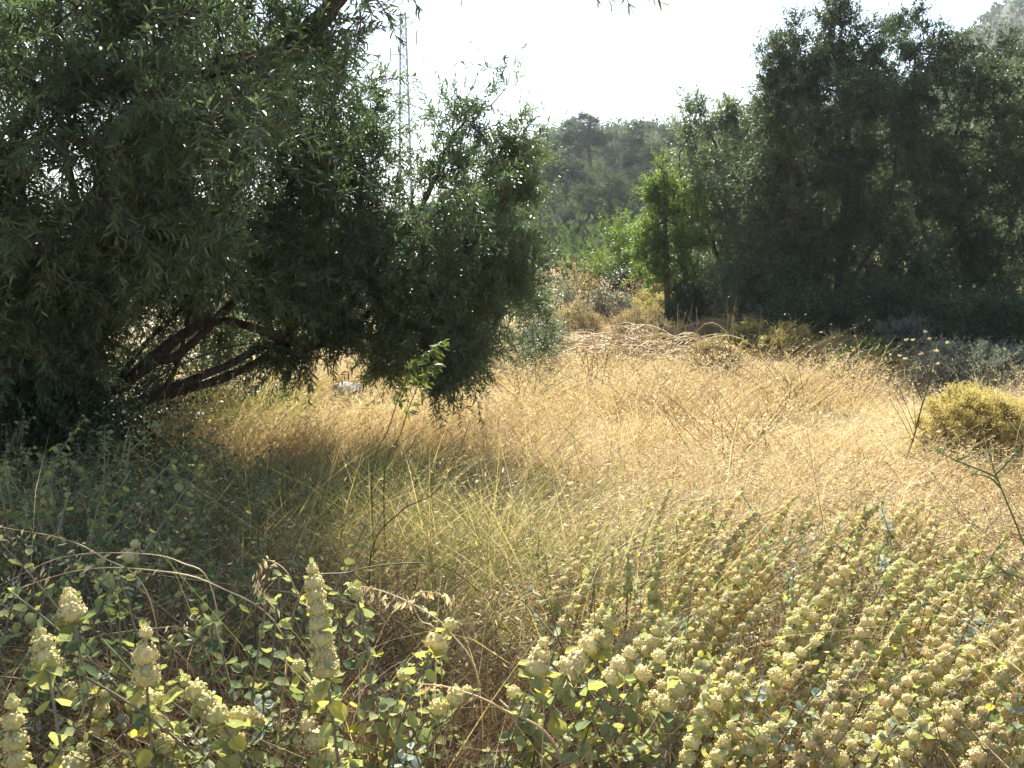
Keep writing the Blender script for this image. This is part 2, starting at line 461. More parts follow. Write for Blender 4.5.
# ================================================================== SETTING
def build_ground():
    xs = np.unique(np.concatenate([np.linspace(-900, -60, 22), np.linspace(-60, -12, 25), np.linspace(-12, 12, 97), np.linspace(12, 60, 25), np.linspace(60, 900, 22)]))
    ys = np.unique(np.concatenate([np.linspace(-200, -4, 12), np.linspace(-4, 16, 81), np.linspace(16, 60, 45), np.linspace(60, 200, 40), np.linspace(200, 1200, 24)]))
    X, Y = np.meshgrid(xs, ys, indexing='xy')
    v = np.stack([X, Y, H(X, Y)], -1).reshape(-1, 3)
    nx, ny = len(xs), len(ys)
    i, j = np.meshgrid(np.arange(nx - 1), np.arange(ny - 1), indexing='xy')
    a = (j * nx + i).ravel()
    S = Soup(); S.add(v, None, np.stack([a, a + 1, a + nx + 1, a + nx], 1))
    return tag(S.build('ground', M['ground'], smooth=True), 'dry field soil rising to the wooded hillside', 'ground', kind='structure')


build_ground()

# far hill at the upper right
def hill_z(X, Y):
    """height of the far hill, X and Y in metres"""
    x, y = X / .3, Y / .3
    e = np.exp(-(((x - 335) / 125) ** 2)) + .55 * np.exp(-(((x - 480) / 110) ** 2))
    prof = np.sin(np.clip((y - 430) / 420, 0, 1) * PI) ** .7
    n = sum(np.sin(x * f + a) * np.cos(y * f * .9 + b) / f ** .7 for f, a, b in [(.02, 1, 2), (.05, 3, 1), (.11, 0, 2), (.23, 2, 4), (.5, 1, 1)]) * .16
    return (-12 + 166 * e * prof + n * 2.2 * prof) * .3


def build_far_hill():
    nx, ny = 110, 70
    U, W = np.meshgrid(np.linspace(0, 1, nx), np.linspace(0, 1, ny), indexing='xy')
    X = (120 + U * 560) * .3; Y = (430 + W * 420) * .3
    a = (np.arange(ny - 1)[:, None] * nx + np.arange(nx - 1)[None]).ravel()
    S = Soup(); S.add(np.stack([X, Y, hill_z(X, Y)], -1).reshape(-1, 3), None, np.stack([a, a + 1, a + nx + 1, a + nx], 1))
    tag(S.build('hill', M['farhill'], smooth=True), 'scrub covered hill far behind the trees at right', 'hill', kind='structure')


build_far_hill()

# ================================================================== GRASS (stuff)
def field_mask(x, y):
    """1 in the open field, less under the right hand trees and deep under the olive"""
    m = np.ones_like(x)
    m *= 1 - .75 * ss(9.5, 11.5, y) * ss(.22, .30, x / np.maximum(y, .1))
    return m


def blob_noise(x, y, f=1.0, s=0):
    return .5 + .25 * (np.sin(x * 1.7 * f + 1.1 + s) * np.cos(y * 1.3 * f + .4 * s) + np.sin(x * .8 * f - y * 1.1 * f + 2 + s) * .8 + np.sin(x * 3.1 * f + y * 2.7 * f + s) * .4)


def field_height(x, y):
    """sward height: patchy in the field, short before the cushion shrub and thin beyond the field edge"""
    h = .13 + .38 * blob_noise(x, y, 1.6) ** 1.7
    cu = gnd(982, 6.3)
    h = h * np.where((np.abs(x - cu[0] * y / 6.3) < .75) & (y > 4.4) & (y < 6.9), .55, 1.0)
    h = h * (1 - .55 * ss(9.8, 12.5, y))
    return h


def build_grass():
    rng = R0(11)
    # --- the dry field
    n = 380000
    nt = n // 16
    ty = np.exp(rng.uniform(math.log(1.5), math.log(40), nt)); tx = rng.uniform(-1, 1, nt) * (.62 * ty + .9)
    ti = rng.integers(0, nt, n); jit = rng.normal(size=(n, 2)) * (.03 + .005 * ty[ti])[:, None]
    x = tx[ti] + jit[:, 0]; y = ty[ti] + jit[:, 1]
    keep = rng.random(n) < field_mask(x, y)
    keep &= ~((y < 3.2) & (rng.random(n) < .3))
    keep &= rng.random(n) > .6 * ss(12, 14, y)
    keep &= rng.random(n) < 1 - .85 * ss(.66, .80, blob_noise(tx, ty, 1.7, 5))[ti] * (y > 4)
    cu = gnd(982, 6.3); keep &= np.hypot(x - cu[0], y - cu[1]) > .46
    keep &= ~((x / y < -.30) & (y < 5.6) & (rng.random(n) < .72))
    keep &= y > 1.2
    x, y, ti = x[keep], y[keep], ti[keep]; n = len(x)
    tuft_r = np.clip(rng.normal(.5, .26, nt), 0, 1)[ti]; lean = np.clip(rng.normal(size=(nt, 2)), -1.5, 1.5)[ti]; tall = np.clip(np.exp(rng.normal(size=nt) * .34), .5, 1.6)[ti]
    base = np.stack([x, y, H(x, y) - .02], 1)
    hh = field_height(x, y) * rng.uniform(.5, 1.3, n) * tall
    d = nrm(np.stack([rng.normal(size=n) * .24 + .10 + .16 * lean[:, 0], rng.normal(size=n) * .24 + .12 * lean[:, 1], np.ones(n)], 1))
    bend = np.stack([rng.normal(size=n) * .3 + .12 + .32 * lean[:, 0], rng.normal(size=n) * .3 + .2 * lean[:, 1], -.3 * rng.random(n)], 1)
    wd = (.0018 + .00040 * y) * rng.uniform(.6, 1.3, n)
    patch = blob_noise(x, y, .6, 3) - .5 + .6 * (blob_noise(x, y, 2.1, 7) - .5)
    rn = np.clip(.24 + .42 * tuft_r + rng.normal(size=n) * .13 + .55 * patch, 0, 1)
    S = Soup()
    tip, pre = ribbons(S, base, d, bend, hh, wd, rn, 3, flat=rng.normal(size=(n, 3)))
    # seed heads
    near = np.where((rng.random(n) < .30))[0]
    for k in range(3):
        p = pre[near] * (k / 3) + tip[near] * (1 - k / 3)
        dd = nrm(nrm(tip[near] - pre[near]) + rdir(rng, len(near)) * .5 + np.array([0, 0, -.2]))
        L = (.013 + .0018 * y[near]) * rng.uniform(.6, 1.4, len(near))
        leaves(S, DIAMOND, p, dd, rdir(rng, len(near)), L, L * .22, np.clip(rn[near] + .10 + .1 * rng.random(len(near)), 0, 1))
    tag(S.build('dry_grass', M['dry']), 'dry golden grass of the open field', 'grass', kind='stuff')

    # --- long thin stems sticking out of the sward, leaning together
    n = 9000
    y = np.exp(rng.uniform(math.log(2.2), math.log(12), n)); x = rng.uniform(-1, 1, n) * (.58 * y + .3)
    base = np.stack([x, y, H(x, y)], 1)
    a = 1.2 * np.sin(x * .8 + y * .5) 
    d = nrm(np.stack([np.clip(rng.normal(size=n), -1.6, 1.6) * .3 + .25 * a, np.clip(rng.normal(size=n), -1.6, 1.6) * .3, np.ones(n)], 1))
    bend = np.stack([np.clip(rng.normal(size=n), -1.6, 1.6) * .4 + .35 * a, np.clip(rng.normal(size=n), -1.6, 1.6) * .3, -.45 * rng.random(n)], 1)
    S = Soup(); rn = rng.random(n)
    tip, pre = ribbons(S, base, d, bend, np.minimum(field_height(x, y) * rng.uniform(1.1, 1.9, n), .55), .0016 + .0003 * y, rn, 5, flat=rng.normal(size=(n, 3)))
    for k in range(6):
        f = k / 6.0; p = tip * (1 - f) + pre * f + rng.normal(size=(n, 3)) * .008
        dd = nrm(nrm(tip - pre) + rdir(rng, n) * .4 + np.array([0, 0, -.4])); L = (.012 + .0012 * y) * rng.uniform(.6, 1.3, n)
        leaves(S, DIAMOND, p, dd, rdir(rng, n), L, L * .24, np.clip(rn + .15, 0, 1))
    tag(S.build('tall_dry_grass', M['straw']), 'longer pale stems leaning out of the dry field', 'grass', kind='stuff')

    # --- greener grass left of centre
    n = 13000
    cl = np.array([gnd(330, 3.9), gnd(400, 3.6), gnd(290, 4.4), gnd(440, 3.4), gnd(370, 4.8), gnd(240, 7.5), gnd(480, 2.9), gnd(250, 3.2), gnd(560, 2.6), gnd(840, 3.6), gnd(620, 3.4), gnd(380, 2.6)])
    nt = n // 12; ti = rng.integers(0, nt, n)
    tci = rng.choice(len(cl), nt, p=np.array([.16, .16, .11, .12, .09, .08, .08, .06, .04, .02, .03, .05]))[ti]
    tp = rng.normal(size=(nt, 2)) * .36; lean = rng.normal(size=(nt, 2))[ti]
    x = cl[tci, 0] + tp[ti, 0] + rng.normal(size=n) * .025; y = cl[tci, 1] + tp[ti, 1] * 1.3 + rng.normal(size=n) * .025
    base = np.stack([x, y, H(x, y) - .02], 1)
    d = nrm(np.stack([rng.normal(size=n) * .25 + .08 + .15 * lean[:, 0], rng.normal(size=n) * .25, np.ones(n)], 1))
    bend = np.stack([rng.normal(size=n) * .35 + .15 + .25 * lean[:, 0], rng.normal(size=n) * .35, -.35 * rng.random(n)], 1)
    S = Soup(); tr = rng.normal(.5, .3, nt)[ti]
    ribbons(S, base, d, bend, rng.uniform(.25, .62, n) * np.where(rng.random(n) < .12, 1.45, 1), (.0026 + .0003 * y) * rng.uniform(.6, 1.3, n), np.clip(tr + rng.normal(size=n) * .15, 0, 1), 4, flat=rng.normal(size=(n, 3)))
    tag(S.build('green_grass', M['greengrass']), 'tufts of greener grass left of the dry field', 'grass', kind='stuff')

    # --- brown dead stems and litter near the camera
    n = 42000
    y = np.exp(rng.uniform(math.log(1.1), math.log(5.5), n)); x = rng.uniform(-1, 1, n) * (.6 * y + .6)
    z = H(x, y) + rng.random(n) ** 1.7 * .34
    d = rdir(rng, n) * np.array([1, 1, .75]); L = rng.uniform(.08, .34, n)
    S = Soup()
    ribbons(S, np.stack([x, y, z], 1), d, rng.normal(size=(n, 3)) * .35, L, .0020 * rng.uniform(.6, 1.6, n), np.clip(rng.normal(.5, .28, n), 0, 1), 3, flat=rng.normal(size=(n, 3)))
    # upright brown stems of the centre foreground
    n = 34000; nt = n // 10; ti = rng.integers(0, nt, n)
    ty = rng.uniform(1.25, 4.2, nt); tx = ((rng.normal(size=nt) * 190 + 330) - 512) / F * ty + rng.normal(size=nt) * .1
    x = tx[ti] + rng.normal(size=n) * .03; y = ty[ti] + rng.normal(size=n) * .03; lean = rng.normal(size=(nt, 2))[ti]
    d = nrm(np.stack([rng.normal(size=n) * .25 + .25 * lean[:, 0], rng.normal(size=n) * .25 + .2 * lean[:, 1], np.ones(n)], 1))
    bend = np.stack([rng.normal(size=n) * .35 + .3 * lean[:, 0], rng.normal(size=n) * .3, -.5 * rng.random(n)], 1)
    ribbons(S, np.stack([x, y, H(x, y)], 1), d, bend, rng.uniform(.2, .55, n), .0022 * rng.uniform(.6, 1.4, n), np.clip(rng.normal(.68, .25, n), 0, 1), 4, flat=rng.normal(size=(n, 3)))
    tag(S.build('dead_litter', M['litter']), 'brown dead stems tangled low among the plants', 'litter', kind='stuff')

    # --- tall pale stalks with drooping spikelets near the camera
    n = 700
    y = rng.uniform(1.7, 5.5, n); x = rng.uniform(-1, 1, n) * (.56 * y + .2)
    base = np.stack([x, y, H(x, y)], 1)
    d = nrm(np.stack([rng.normal(size=n) * .25 + .05, rng.normal(size=n) * .2, np.ones(n)], 1))
    bend = np.stack([rng.normal(size=n) * .45, rng.normal(size=n) * .3, -.25 - .3 * rng.random(n)], 1)
    hh = rng.uniform(.4, .8, n)
    S = Soup(); rn = rng.random(n)
    tip, pre = ribbons(S, base, d, bend, hh, np.full(n, .0024), rn, 6, flat=rng.normal(size=(n, 3)))
    for k in range(9):
        f = k / 9.0
        p = tip * (1 - f) + pre * f + rng.normal(size=(n, 3)) * .012
        dd = nrm(nrm(tip - pre) * .6 + rdir(rng, n) * .5 + np.array([0, 0, -.7]))
        L = rng.uniform(.010, .020, n)
        leaves(S, DIAMOND, p, dd, rdir(rng, n), L, L * .2, np.clip(rn + .2, 0, 1))
    tag(S.build('wild_oat_grass', M['straw']), 'thin pale wild oat stalks with drooping spikelets', 'grass', kind='stuff')


build_grass()

# ================================================================== LEFT OLIVE
def px_chain(pts):
    return np.array([P(*p) for p in pts])


def left_olive():
    b = gnd(52, 6.0)
    trunk = np.array([b + [0, 0, -.1], P(55, 430, 6.0), P(62, 350, 5.95), P(80, 260, 5.8), P(130, 160, 5.5), P(190, 90, 5.1)])
    limbs = [
        px_chain([(70, 440, 5.95), (108, 400, 5.9), (150, 360, 5.9), (195, 327, 5.9), (232, 322, 5.9), (290, 340, 5.9)]),
        px_chain([(85, 440, 6.0), (150, 398, 6.0), (205, 375, 6.0), (255, 350, 6.05), (330, 300, 6.1), (375, 265, 6.1)]),
        px_chain([(100, 405, 5.9), (150, 365, 5.95), (182, 352, 6.0), (240, 295, 6.1), (290, 257, 6.1), (340, 190, 6.1)]),
        px_chain([(160, 396, 6.0), (178, 362, 6.0), (188, 320, 6.0), (205, 260, 6.0)]),
        px_chain([(330, 322, 6.2), (371, 277, 6.2), (420, 210, 6.3), (450, 140, 6.3)]),
        px_chain([(300, 350, 6.0), (350, 332, 6.1), (395, 284, 6.2), (450, 240, 6.4)]),
        px_chain([(40, 450, 6.0), (30, 350, 5.7), (20, 250, 5.2), (10, 150, 4.8)]),
        px_chain([(35, 440, 6.0), (-60, 300, 5.9), (-180, 120, 5.8)]),
        px_chain([(150, 125, 5.4), (200, 72, 5.0), (268, 56, 4.8), (318, 22, 4.7), (345, -12, 4.6), (420, -90, 4.5), (520, -130, 4.4)]),
        px_chain([(90, 250, 5.8), (60, 120, 5.2), (60, -60, 5.0)]),
        px_chain([(95, 420, 6.0), (140, 350, 6.1), (190, 300, 6.2), (215, 268, 6.3)]),
        px_chain([(95, 425, 5.9), (160, 376, 5.8), (225, 348, 5.8), (272, 345, 5.8), (312, 362, 5.9)]),
        px_chain([(120, 405, 6.1), (200, 386, 6.2), (250, 366, 6.3), (292, 342, 6.4), (340, 330, 6.5)]),
        px_chain([(60, 420, 6.1), (100, 340, 6.3), (150, 296, 6.5)]),
        px_chain([(62, 350, 5.95), (-20, 260, 6.4), (-120, 100, 6.9), (-160, -60, 7.1)]),
    ]
    def lb(px, py, Y, r, n, lo=.35): return (P(px, py, Y), r, n, lo)
    lobes = [
        lb(412, 232, 6.3, (.66, .9, .66), 92), lb(340, 290, 6.2, (.46, .6, .40), 46), lb(440, 300, 6.4, (.38, .5, .44), 58), lb(330, 345, 6.5, (.5, .4, .22), 26), lb(480, 215, 6.4, (.28, .4, .5), 24, .2), lb(270, 300, 6.3, (.35, .5, .28), 26),
        lb(400, 350, 6.4, (.62, .5, .18), 40), lb(262, 150, 5.9, (.62, .8, .6), 84), lb(225, 225, 5.6, (.62, .7, .45), 58),
        lb(130, 150, 5.0, (1.0, 1.0, .85), 125), lb(60, 70, 4.1, (.85, .7, .75), 95, .1), lb(40, 240, 4.6, (.60, .5, .42), 60), lb(90, 120, 5.6, (1.0, .6, .9), 90), lb(230, 275, 6.9, (.6, .4, .3), 34), lb(120, 290, 6.6, (.55, .4, .36), 40), lb(350, 180, 6.3, (.3, .4, .3), 22), lb(205, 300, 7.0, (.5, .35, .30), 30), lb(60, 330, 5.6, (.5, .4, .3), 30), lb(300, 320, 6.6, (.4, .4, .2), 18), lb(-10, 300, 5.2, (.5, .4, .4), 40),
        lb(165, 270, 5.0, (.5, .4, .22), 26), lb(225, 60, 5.0, (.55, .7, .5), 58), lb(470, 150, 6.3, (.34, .4, .36), 17, .1),
        lb(500, 105, 6.3, (.3, .3, .22), 6, .1), lb(372, 135, 6.1, (.42, .5, .26), 10, .2), lb(480, 250, 6.5, (.22, .4, .5), 16, .2),
        lb(-160, 150, 5.4, (1.4, 1.3, 1.2), 90), lb(80, -170, 5.3, (1.6, 1.4, .9), 70), lb(330, -180, 4.9, (1.1, 1.0, .5), 16),
        lb(-130, -60, 7.0, (1.4, 1.3, 1.3), 70), lb(10, 330, 5.7, (.5, .5, .35), 22), lb(120, 60, 6.6, (1.0, .8, .9), 60),
        lb(0, 160, 6.6, (.9, .8, 1.0), 60),
    ]
    rt = make_tree(21, 'olive_tree', 'big dark olive tree leaning right with limbs low over the grass', 'tree', b, [trunk] + limbs, lobes,
                   M['bark'], M['olive'], ntw=9, nlf=25, tlen=.27, llen=.060, lwid=.011, tpl=LANCE, near=True, trunk_r=.11, rtip=.0035, rexp=.40, droop=.18, updir=.22, spread=1.1, minr={0: (.17, .08), 1: (.045, .02), 2: (.032, .016), 3: (.035, .016), 9: (.05, .038)})
    # the near hanging twigs against the sky at the top edge
    rng = R0(8)
    S = Soup()
    for px, py, Y, qx, qy in [(352, -14, 4.5, 372, 20), (366, -10, 4.4, 398, 44), (380, -30, 4.4, 420, 12), (360, 10, 4.5, 352, 70),
                              (440, -80, 4.4, 462, 8), (520, -128, 4.4, 612, 6), (560, -90, 4.4, 634, 14), (540, -60, 4.4, 600, 4), (345, 30, 4.6, 338, 100), (600, -40, 4.4, 660, 2)]:
        a, c = P(px, py, Y), P(qx, qy, Y)
        mid = (a + c) / 2 + np.array([.03, 0, .04])
        pts = bez(a, mid, c, 7); tube(S, pts, np.linspace(.005, .002, 7), 4, mat=1)
        k = 16
        t = rng.uniform(.3, 1, k); pp = np.array([pts[0] * (1 - u) ** 2 + 2 * u * (1 - u) * mid + u * u * pts[-1] for u in t])
        dd = nrm(nrm(c - a) * .7 + rdir(rng, k) * .8 + np.array([0, 0, -.3]))
        leaves(S, LANCE, pp, dd, rdir(rng, k), .06 * rng.uniform(.7, 1.2, k), .011, rng.random(k))
    S.build('hanging_twigs', [M['olive'], M['twig']], rt)
    return rt


left_olive()

# ================================================================== RIGHT OLIVES
def lbr(px, py, Y, rpx, rpy, n, lo=.35, dep=None):
    s = Y / F
    return (P(px, py, Y), (rpx * s, (dep if dep else rpx * s), rpy * s), n, lo)


def right_trees():
    # pale left one
    Y = 16.5; b = gnd(745, Y)
    make_tree(31, 'olive_tree', 'paler olive tree at the left end of the right hand grove', 'tree', b,
              [np.array([b + [0, 0, -.1], P(742, 310, Y), P(738, 260, Y), P(735, 210, Y)]), px_chain([(742, 300, Y), (715, 250, Y), (700, 190, Y)]), px_chain([(742, 300, Y), (765, 240, Y), (775, 180, Y)])],
              [lbr(735, 190, Y, 58, 62, 147), lbr(700, 175, Y, 36, 60, 62), lbr(760, 240, Y, 52, 62, 124), lbr(715, 265, Y, 38, 50, 74), lbr(690, 120, Y, 13, 26, 12, .1), lbr(740, 125, Y, 30, 24, 31, .2), lbr(715, 110, Y, 22, 16, 12, .1), lbr(770, 140, Y, 40, 40, 55)],
              M['bark'], M['olive_pale'], ntw=9, nlf=15, tlen=.27, llen=.075, lwid=.024, trunk_r=.1, group='olive trees of the right hand grove')
    # tall middle one
    Y = 14.5; b = gnd(838, Y)
    make_tree(32, 'olive_tree', 'tallest dark olive tree in the middle of the right hand grove', 'tree', b,
              [np.array([b + [0, 0, -.1], P(838, 320, Y), P(842, 240, Y), P(848, 150, Y), P(842, 60, Y)]), px_chain([(838, 310, Y), (800, 240, Y), (790, 150, Y), (795, 70, Y)]), px_chain([(840, 300, Y), (885, 220, Y), (900, 120, Y)]), px_chain([(838, 335, Y), (800, 310, Y), (765, 300, Y)])],
              [lbr(848, 85, Y, 40, 40, 60), lbr(840, 120, Y, 72, 62, 201), lbr(795, 75, Y, 34, 40, 58), lbr(845, 35, Y, 26, 36, 46, .2), lbr(800, 190, Y, 62, 66, 170), lbr(885, 170, Y, 62, 90, 186), lbr(850, 270, Y, 85, 62, 186), lbr(790, 270, Y, 40, 50, 69), lbr(780, 110, Y, 26, 32, 21, .1), lbr(870, 60, Y, 22, 30, 18, .1), lbr(835, 6, Y, 12, 20, 9, .1), lbr(792, 36, Y, 16, 14, 9, .1)],
              M['bark'], M['olive_far'], ntw=9, nlf=15, tlen=.27, llen=.075, lwid=.024, trunk_r=.14, group='olive trees of the right hand grove')
    # right one
    Y = 15.0; b = gnd(965, Y)
    make_tree(33, 'olive_tree', 'broad dark olive tree with a knob of leaves on top at the grove edge', 'tree', b,
              [np.array([b + [0, 0, -.1], P(965, 320, Y), P(962, 240, Y), P(955, 150, Y)]), px_chain([(965, 310, Y), (920, 220, Y), (915, 120, Y), (915, 50, Y)]), px_chain([(965, 310, Y), (1010, 230, Y), (1030, 140, Y)])],
              [lbr(955, 140, Y, 70, 76, 201), lbr(1010, 190, Y, 62, 86, 170), lbr(930, 240, Y, 60, 80, 155), lbr(1000, 290, Y, 70, 60, 124), lbr(915, 42, Y, 28, 26, 40, .2), lbr(900, 80, Y, 24, 40, 27, .2), lbr(985, 70, Y, 40, 34, 40, .2), lbr(1050, 110, Y, 60, 70, 77), lbr(925, 320, Y, 60, 34, 62)],
              M['bark'], M['olive_far'], ntw=9, nlf=15, tlen=.27, llen=.075, lwid=.024, trunk_r=.14, group='olive trees of the right hand grove')
    # one more beyond the frame edge
    Y = 17.5; b = gnd(1075, Y)
    make_tree(34, 'olive_tree', 'olive tree with warm lit top at the far right edge', 'tree', b,
              [np.array([b + [0, 0, -.1], P(1075, 310, Y), P(1070, 220, Y), P(1060, 120, Y)])],
              [lbr(1060, 110, Y, 70, 70, 139), lbr(1090, 200, Y, 80, 90, 155), lbr(1015, 95, Y, 36, 36, 46), lbr(1040, 250, Y, 60, 70, 93)],
              M['bark'], M['olive_pale'], ntw=8, nlf=14, tlen=.36, llen=.07, lwid=.02, trunk_r=.12, group='olive trees of the right hand grove')
    for sd, px, Y, lab, lo in [(35, 812, 20.0, 'olive tree half seen behind the tallest one of the grove', [(800, 170, 75, 80, 150), (830, 260, 80, 70, 150), (770, 270, 50, 60, 80)]),
                               (36, 935, 20.5, 'olive tree filling the back of the grove between the two dark ones', [(920, 180, 80, 85, 160), (950, 270, 90, 70, 170), (1010, 230, 70, 80, 120)])]:
        b = gnd(px, Y)
        make_tree(sd, 'olive_tree', lab, 'tree', b, [np.array([b + [0, 0, -.1], P(px, 310, Y), P(px + 4, 240, Y), P(px, 160, Y)])], [lbr(q[0], q[1], Y, q[2], q[3], q[4]) for q in lo],
                  M['bark'], M['olive_far'], ntw=8, nlf=12, tlen=.42, llen=.1, lwid=.034, trunk_r=.13, group='olive trees of the right hand grove')


right_trees()

# ================================================================== SHRUBS
def make_shrub(seed, name, label, cat, base, rx, rz, leafmat, n=90, ntw=8, nlf=10, tlen=.16, llen=.03, lwid=.012, ry=None, lo=.45, tpl=DIAMOND, group=None, updir=.3, droop=.1, top=None, spread=.8, rb=.5):
    """dome of fine twigs: stems + foliage"""
    rng = R0(seed); ry = ry or rx
    root = thing(name, label, cat, base, group)
    d = rdir(rng, n); d[:, 2] = np.abs(d[:, 2]) * 1.0 - .08
    rad = (lo ** 3 + (1 - lo ** 3) * rng.random(n)) ** (1 / 3)
    lump = 1 + .16 * np.sin(d[:, 0] * 5 + seed) * np.cos(d[:, 1] * 4 + seed * 2) + .1 * np.sin(d[:, 2] * 7 + seed)
    c = np.asarray(base) + d * (rad * lump)[:, None] * np.array([rx, ry, rz]) * .86
    c[:, 2] = np.maximum(c[:, 2], base[2] + .03)
    if top: c = top(c, rng)
    S = Soup()
    N, par, nfix, tips = grow(rng, [np.array([np.asarray(base) + [0, 0, -.03], np.asarray(base) + [0, 0, .05 * rz]])], c, max(rx, rz) * .3)
    cnt = np.zeros(len(N)); cnt[tips] += 1
    for i in range(len(N) - 1, -1, -1):
        if par[i] >= 0: cnt[par[i]] += cnt[i]
    r = .0022 * np.maximum(cnt, 1) ** .4 * max(1, rx)
    branch_mesh(S, N, par, r, 4, 0)
    S.build('stems', M['twig'], root)
    SL = Soup()
    twig_leaves(rng, SL, None, c, nrm(d + np.array([0, 0, .15])), ntw, nlf, tlen, llen, lwid, tpl, droop, updir, spread, rb=rb)
    SL.build('foliage', leafmat, root)
    return root


# the rounded yellow-green cushion at right
b = gnd(982, 6.3)
make_shrub(41, 'cushion_shrub', 'rounded yellow green cushion shrub in the grass before the dark grove', 'shrub', b, .47, .66, M['cushion'], n=1000, ntw=8, nlf=9, tlen=.06, llen=.024, lwid=.008, lo=.5, rb=.55)

# low cushions along the far edge of the field, in front of the grove
mids = [
    (715, 14.0, .5, .34, 'cushion_dry', 'sandy dry cushion shrub left of the mound row before the grove'),
    (748, 13.2, .48, .36, 'cushion', 'yellowish cushion shrub before the pale olive'),
    (690, 15.2, .5, .32, 'cushion_dry', 'straw coloured low shrub beneath the pale olive'),
    (790, 12.6, .42, .34, 'cushion', 'ochre cushion shrub half in the grove shade'),
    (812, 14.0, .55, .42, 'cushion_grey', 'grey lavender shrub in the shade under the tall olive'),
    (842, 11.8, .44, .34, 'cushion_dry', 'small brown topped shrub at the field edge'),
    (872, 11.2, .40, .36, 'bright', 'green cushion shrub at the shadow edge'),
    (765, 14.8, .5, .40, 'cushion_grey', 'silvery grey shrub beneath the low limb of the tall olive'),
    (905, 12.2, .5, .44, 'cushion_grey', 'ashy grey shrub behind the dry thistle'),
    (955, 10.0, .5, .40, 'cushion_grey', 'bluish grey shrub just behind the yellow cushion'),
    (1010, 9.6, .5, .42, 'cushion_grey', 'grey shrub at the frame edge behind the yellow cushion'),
    (640, 15.5, .38, .34, 'cushion_dry', 'pale dry shrub behind the heap of fallen stems'),
    (670, 13.6, .40, .28, 'cushion_dry', 'flattened straw shrub right of the fallen stems'),
    (575, 16.0, .45, .36, 'cushion_dry', 'straw shrub left behind the fallen stems'),
    (608, 17.2, .5, .40, 'cushion_grey', 'greyish shrub straight behind the fallen stems'),
    (650, 18.0, .5, .40, 'cushion', 'yellowish shrub below the tan bush'),
    (555, 20.0, .55, .5, 'cushion_grey', 'grey shrub on the slope beside the young olive'),
    (590, 21.5, .6, .5, 'cushion_dry', 'dry shrub on the slope left of the bright spiky bush'),
    (690, 16.8, .45, .40, 'cushion_dry', 'tawny shrub at the foot of the narrow bright tree'),
    (545, 14.0, .36, .34, 'cushion_grey', 'grey shrub beside the small white stone'),
    (715, 11.6, .34, .26, 'cushion_dry', 'lone low tawny shrub in the grass nearer than the mound row'),
]
for i, (px, Y, rx, rz, m, lab) in enumerate(mids):
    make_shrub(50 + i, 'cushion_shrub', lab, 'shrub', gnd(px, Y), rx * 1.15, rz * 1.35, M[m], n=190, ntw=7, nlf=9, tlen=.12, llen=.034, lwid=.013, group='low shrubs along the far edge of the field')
darks = [
    (800, 13.4, .7, .9, 'dark green bush at the foot of the tall olive'),
    (868, 13.0, .8, 1.0, 'dark bush between the trunks of the grove'),
    (930, 12.6, .8, .95, 'dark leafy bush behind the grey shrubs'),
    (990, 12.0, .8, 1.0, 'dark bush under the broad olive'),
    (1050, 11.6, .8, 1.1, 'dark bush at the right frame edge under the grove'),
    (905, 14.6, 1.0, 1.3, 'tall dark bush deep inside the grove'),
]
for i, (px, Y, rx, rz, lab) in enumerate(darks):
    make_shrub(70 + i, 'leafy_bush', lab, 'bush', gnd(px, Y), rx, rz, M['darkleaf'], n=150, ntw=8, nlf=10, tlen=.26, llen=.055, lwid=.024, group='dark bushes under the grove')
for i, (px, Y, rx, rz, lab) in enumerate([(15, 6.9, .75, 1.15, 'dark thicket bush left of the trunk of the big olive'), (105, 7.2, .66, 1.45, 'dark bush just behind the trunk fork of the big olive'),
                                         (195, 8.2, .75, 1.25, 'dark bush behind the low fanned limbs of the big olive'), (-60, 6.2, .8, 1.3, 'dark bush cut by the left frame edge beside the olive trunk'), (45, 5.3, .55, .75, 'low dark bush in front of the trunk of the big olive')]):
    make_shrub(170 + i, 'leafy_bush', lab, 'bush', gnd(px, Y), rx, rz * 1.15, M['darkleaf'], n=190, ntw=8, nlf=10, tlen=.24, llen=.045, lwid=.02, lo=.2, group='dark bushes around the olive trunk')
# lit silvery skirt bush at the left foot of the grove
make_shrub(80, 'leafy_bush', 'silvery lit bush hugging the left foot of the grove', 'bush', gnd(728, 15.4), .75, 1.35, M['olive_pale'], n=170, ntw=8, nlf=12, tlen=.3, llen=.06, lwid=.02)
# pale young olive beside the left tree
make_shrub(81, 'young_olive', 'pale young olive bush behind the right edge of the big olive', 'bush', gnd(514, 11.5), .50, 1.75, M['olive_pale'], n=110, ntw=8, nlf=14, tlen=.32, llen=.06, lwid=.015, updir=.6)
make_shrub(82, 'tan_bush', 'dry tan bush on the slope before the bright green bushes', 'bush', gnd(655, 20.0), .42, .95, M['cushion_dry'], n=110, ntw=8, nlf=10, tlen=.25, llen=.05, lwid=.014, updir=.9)
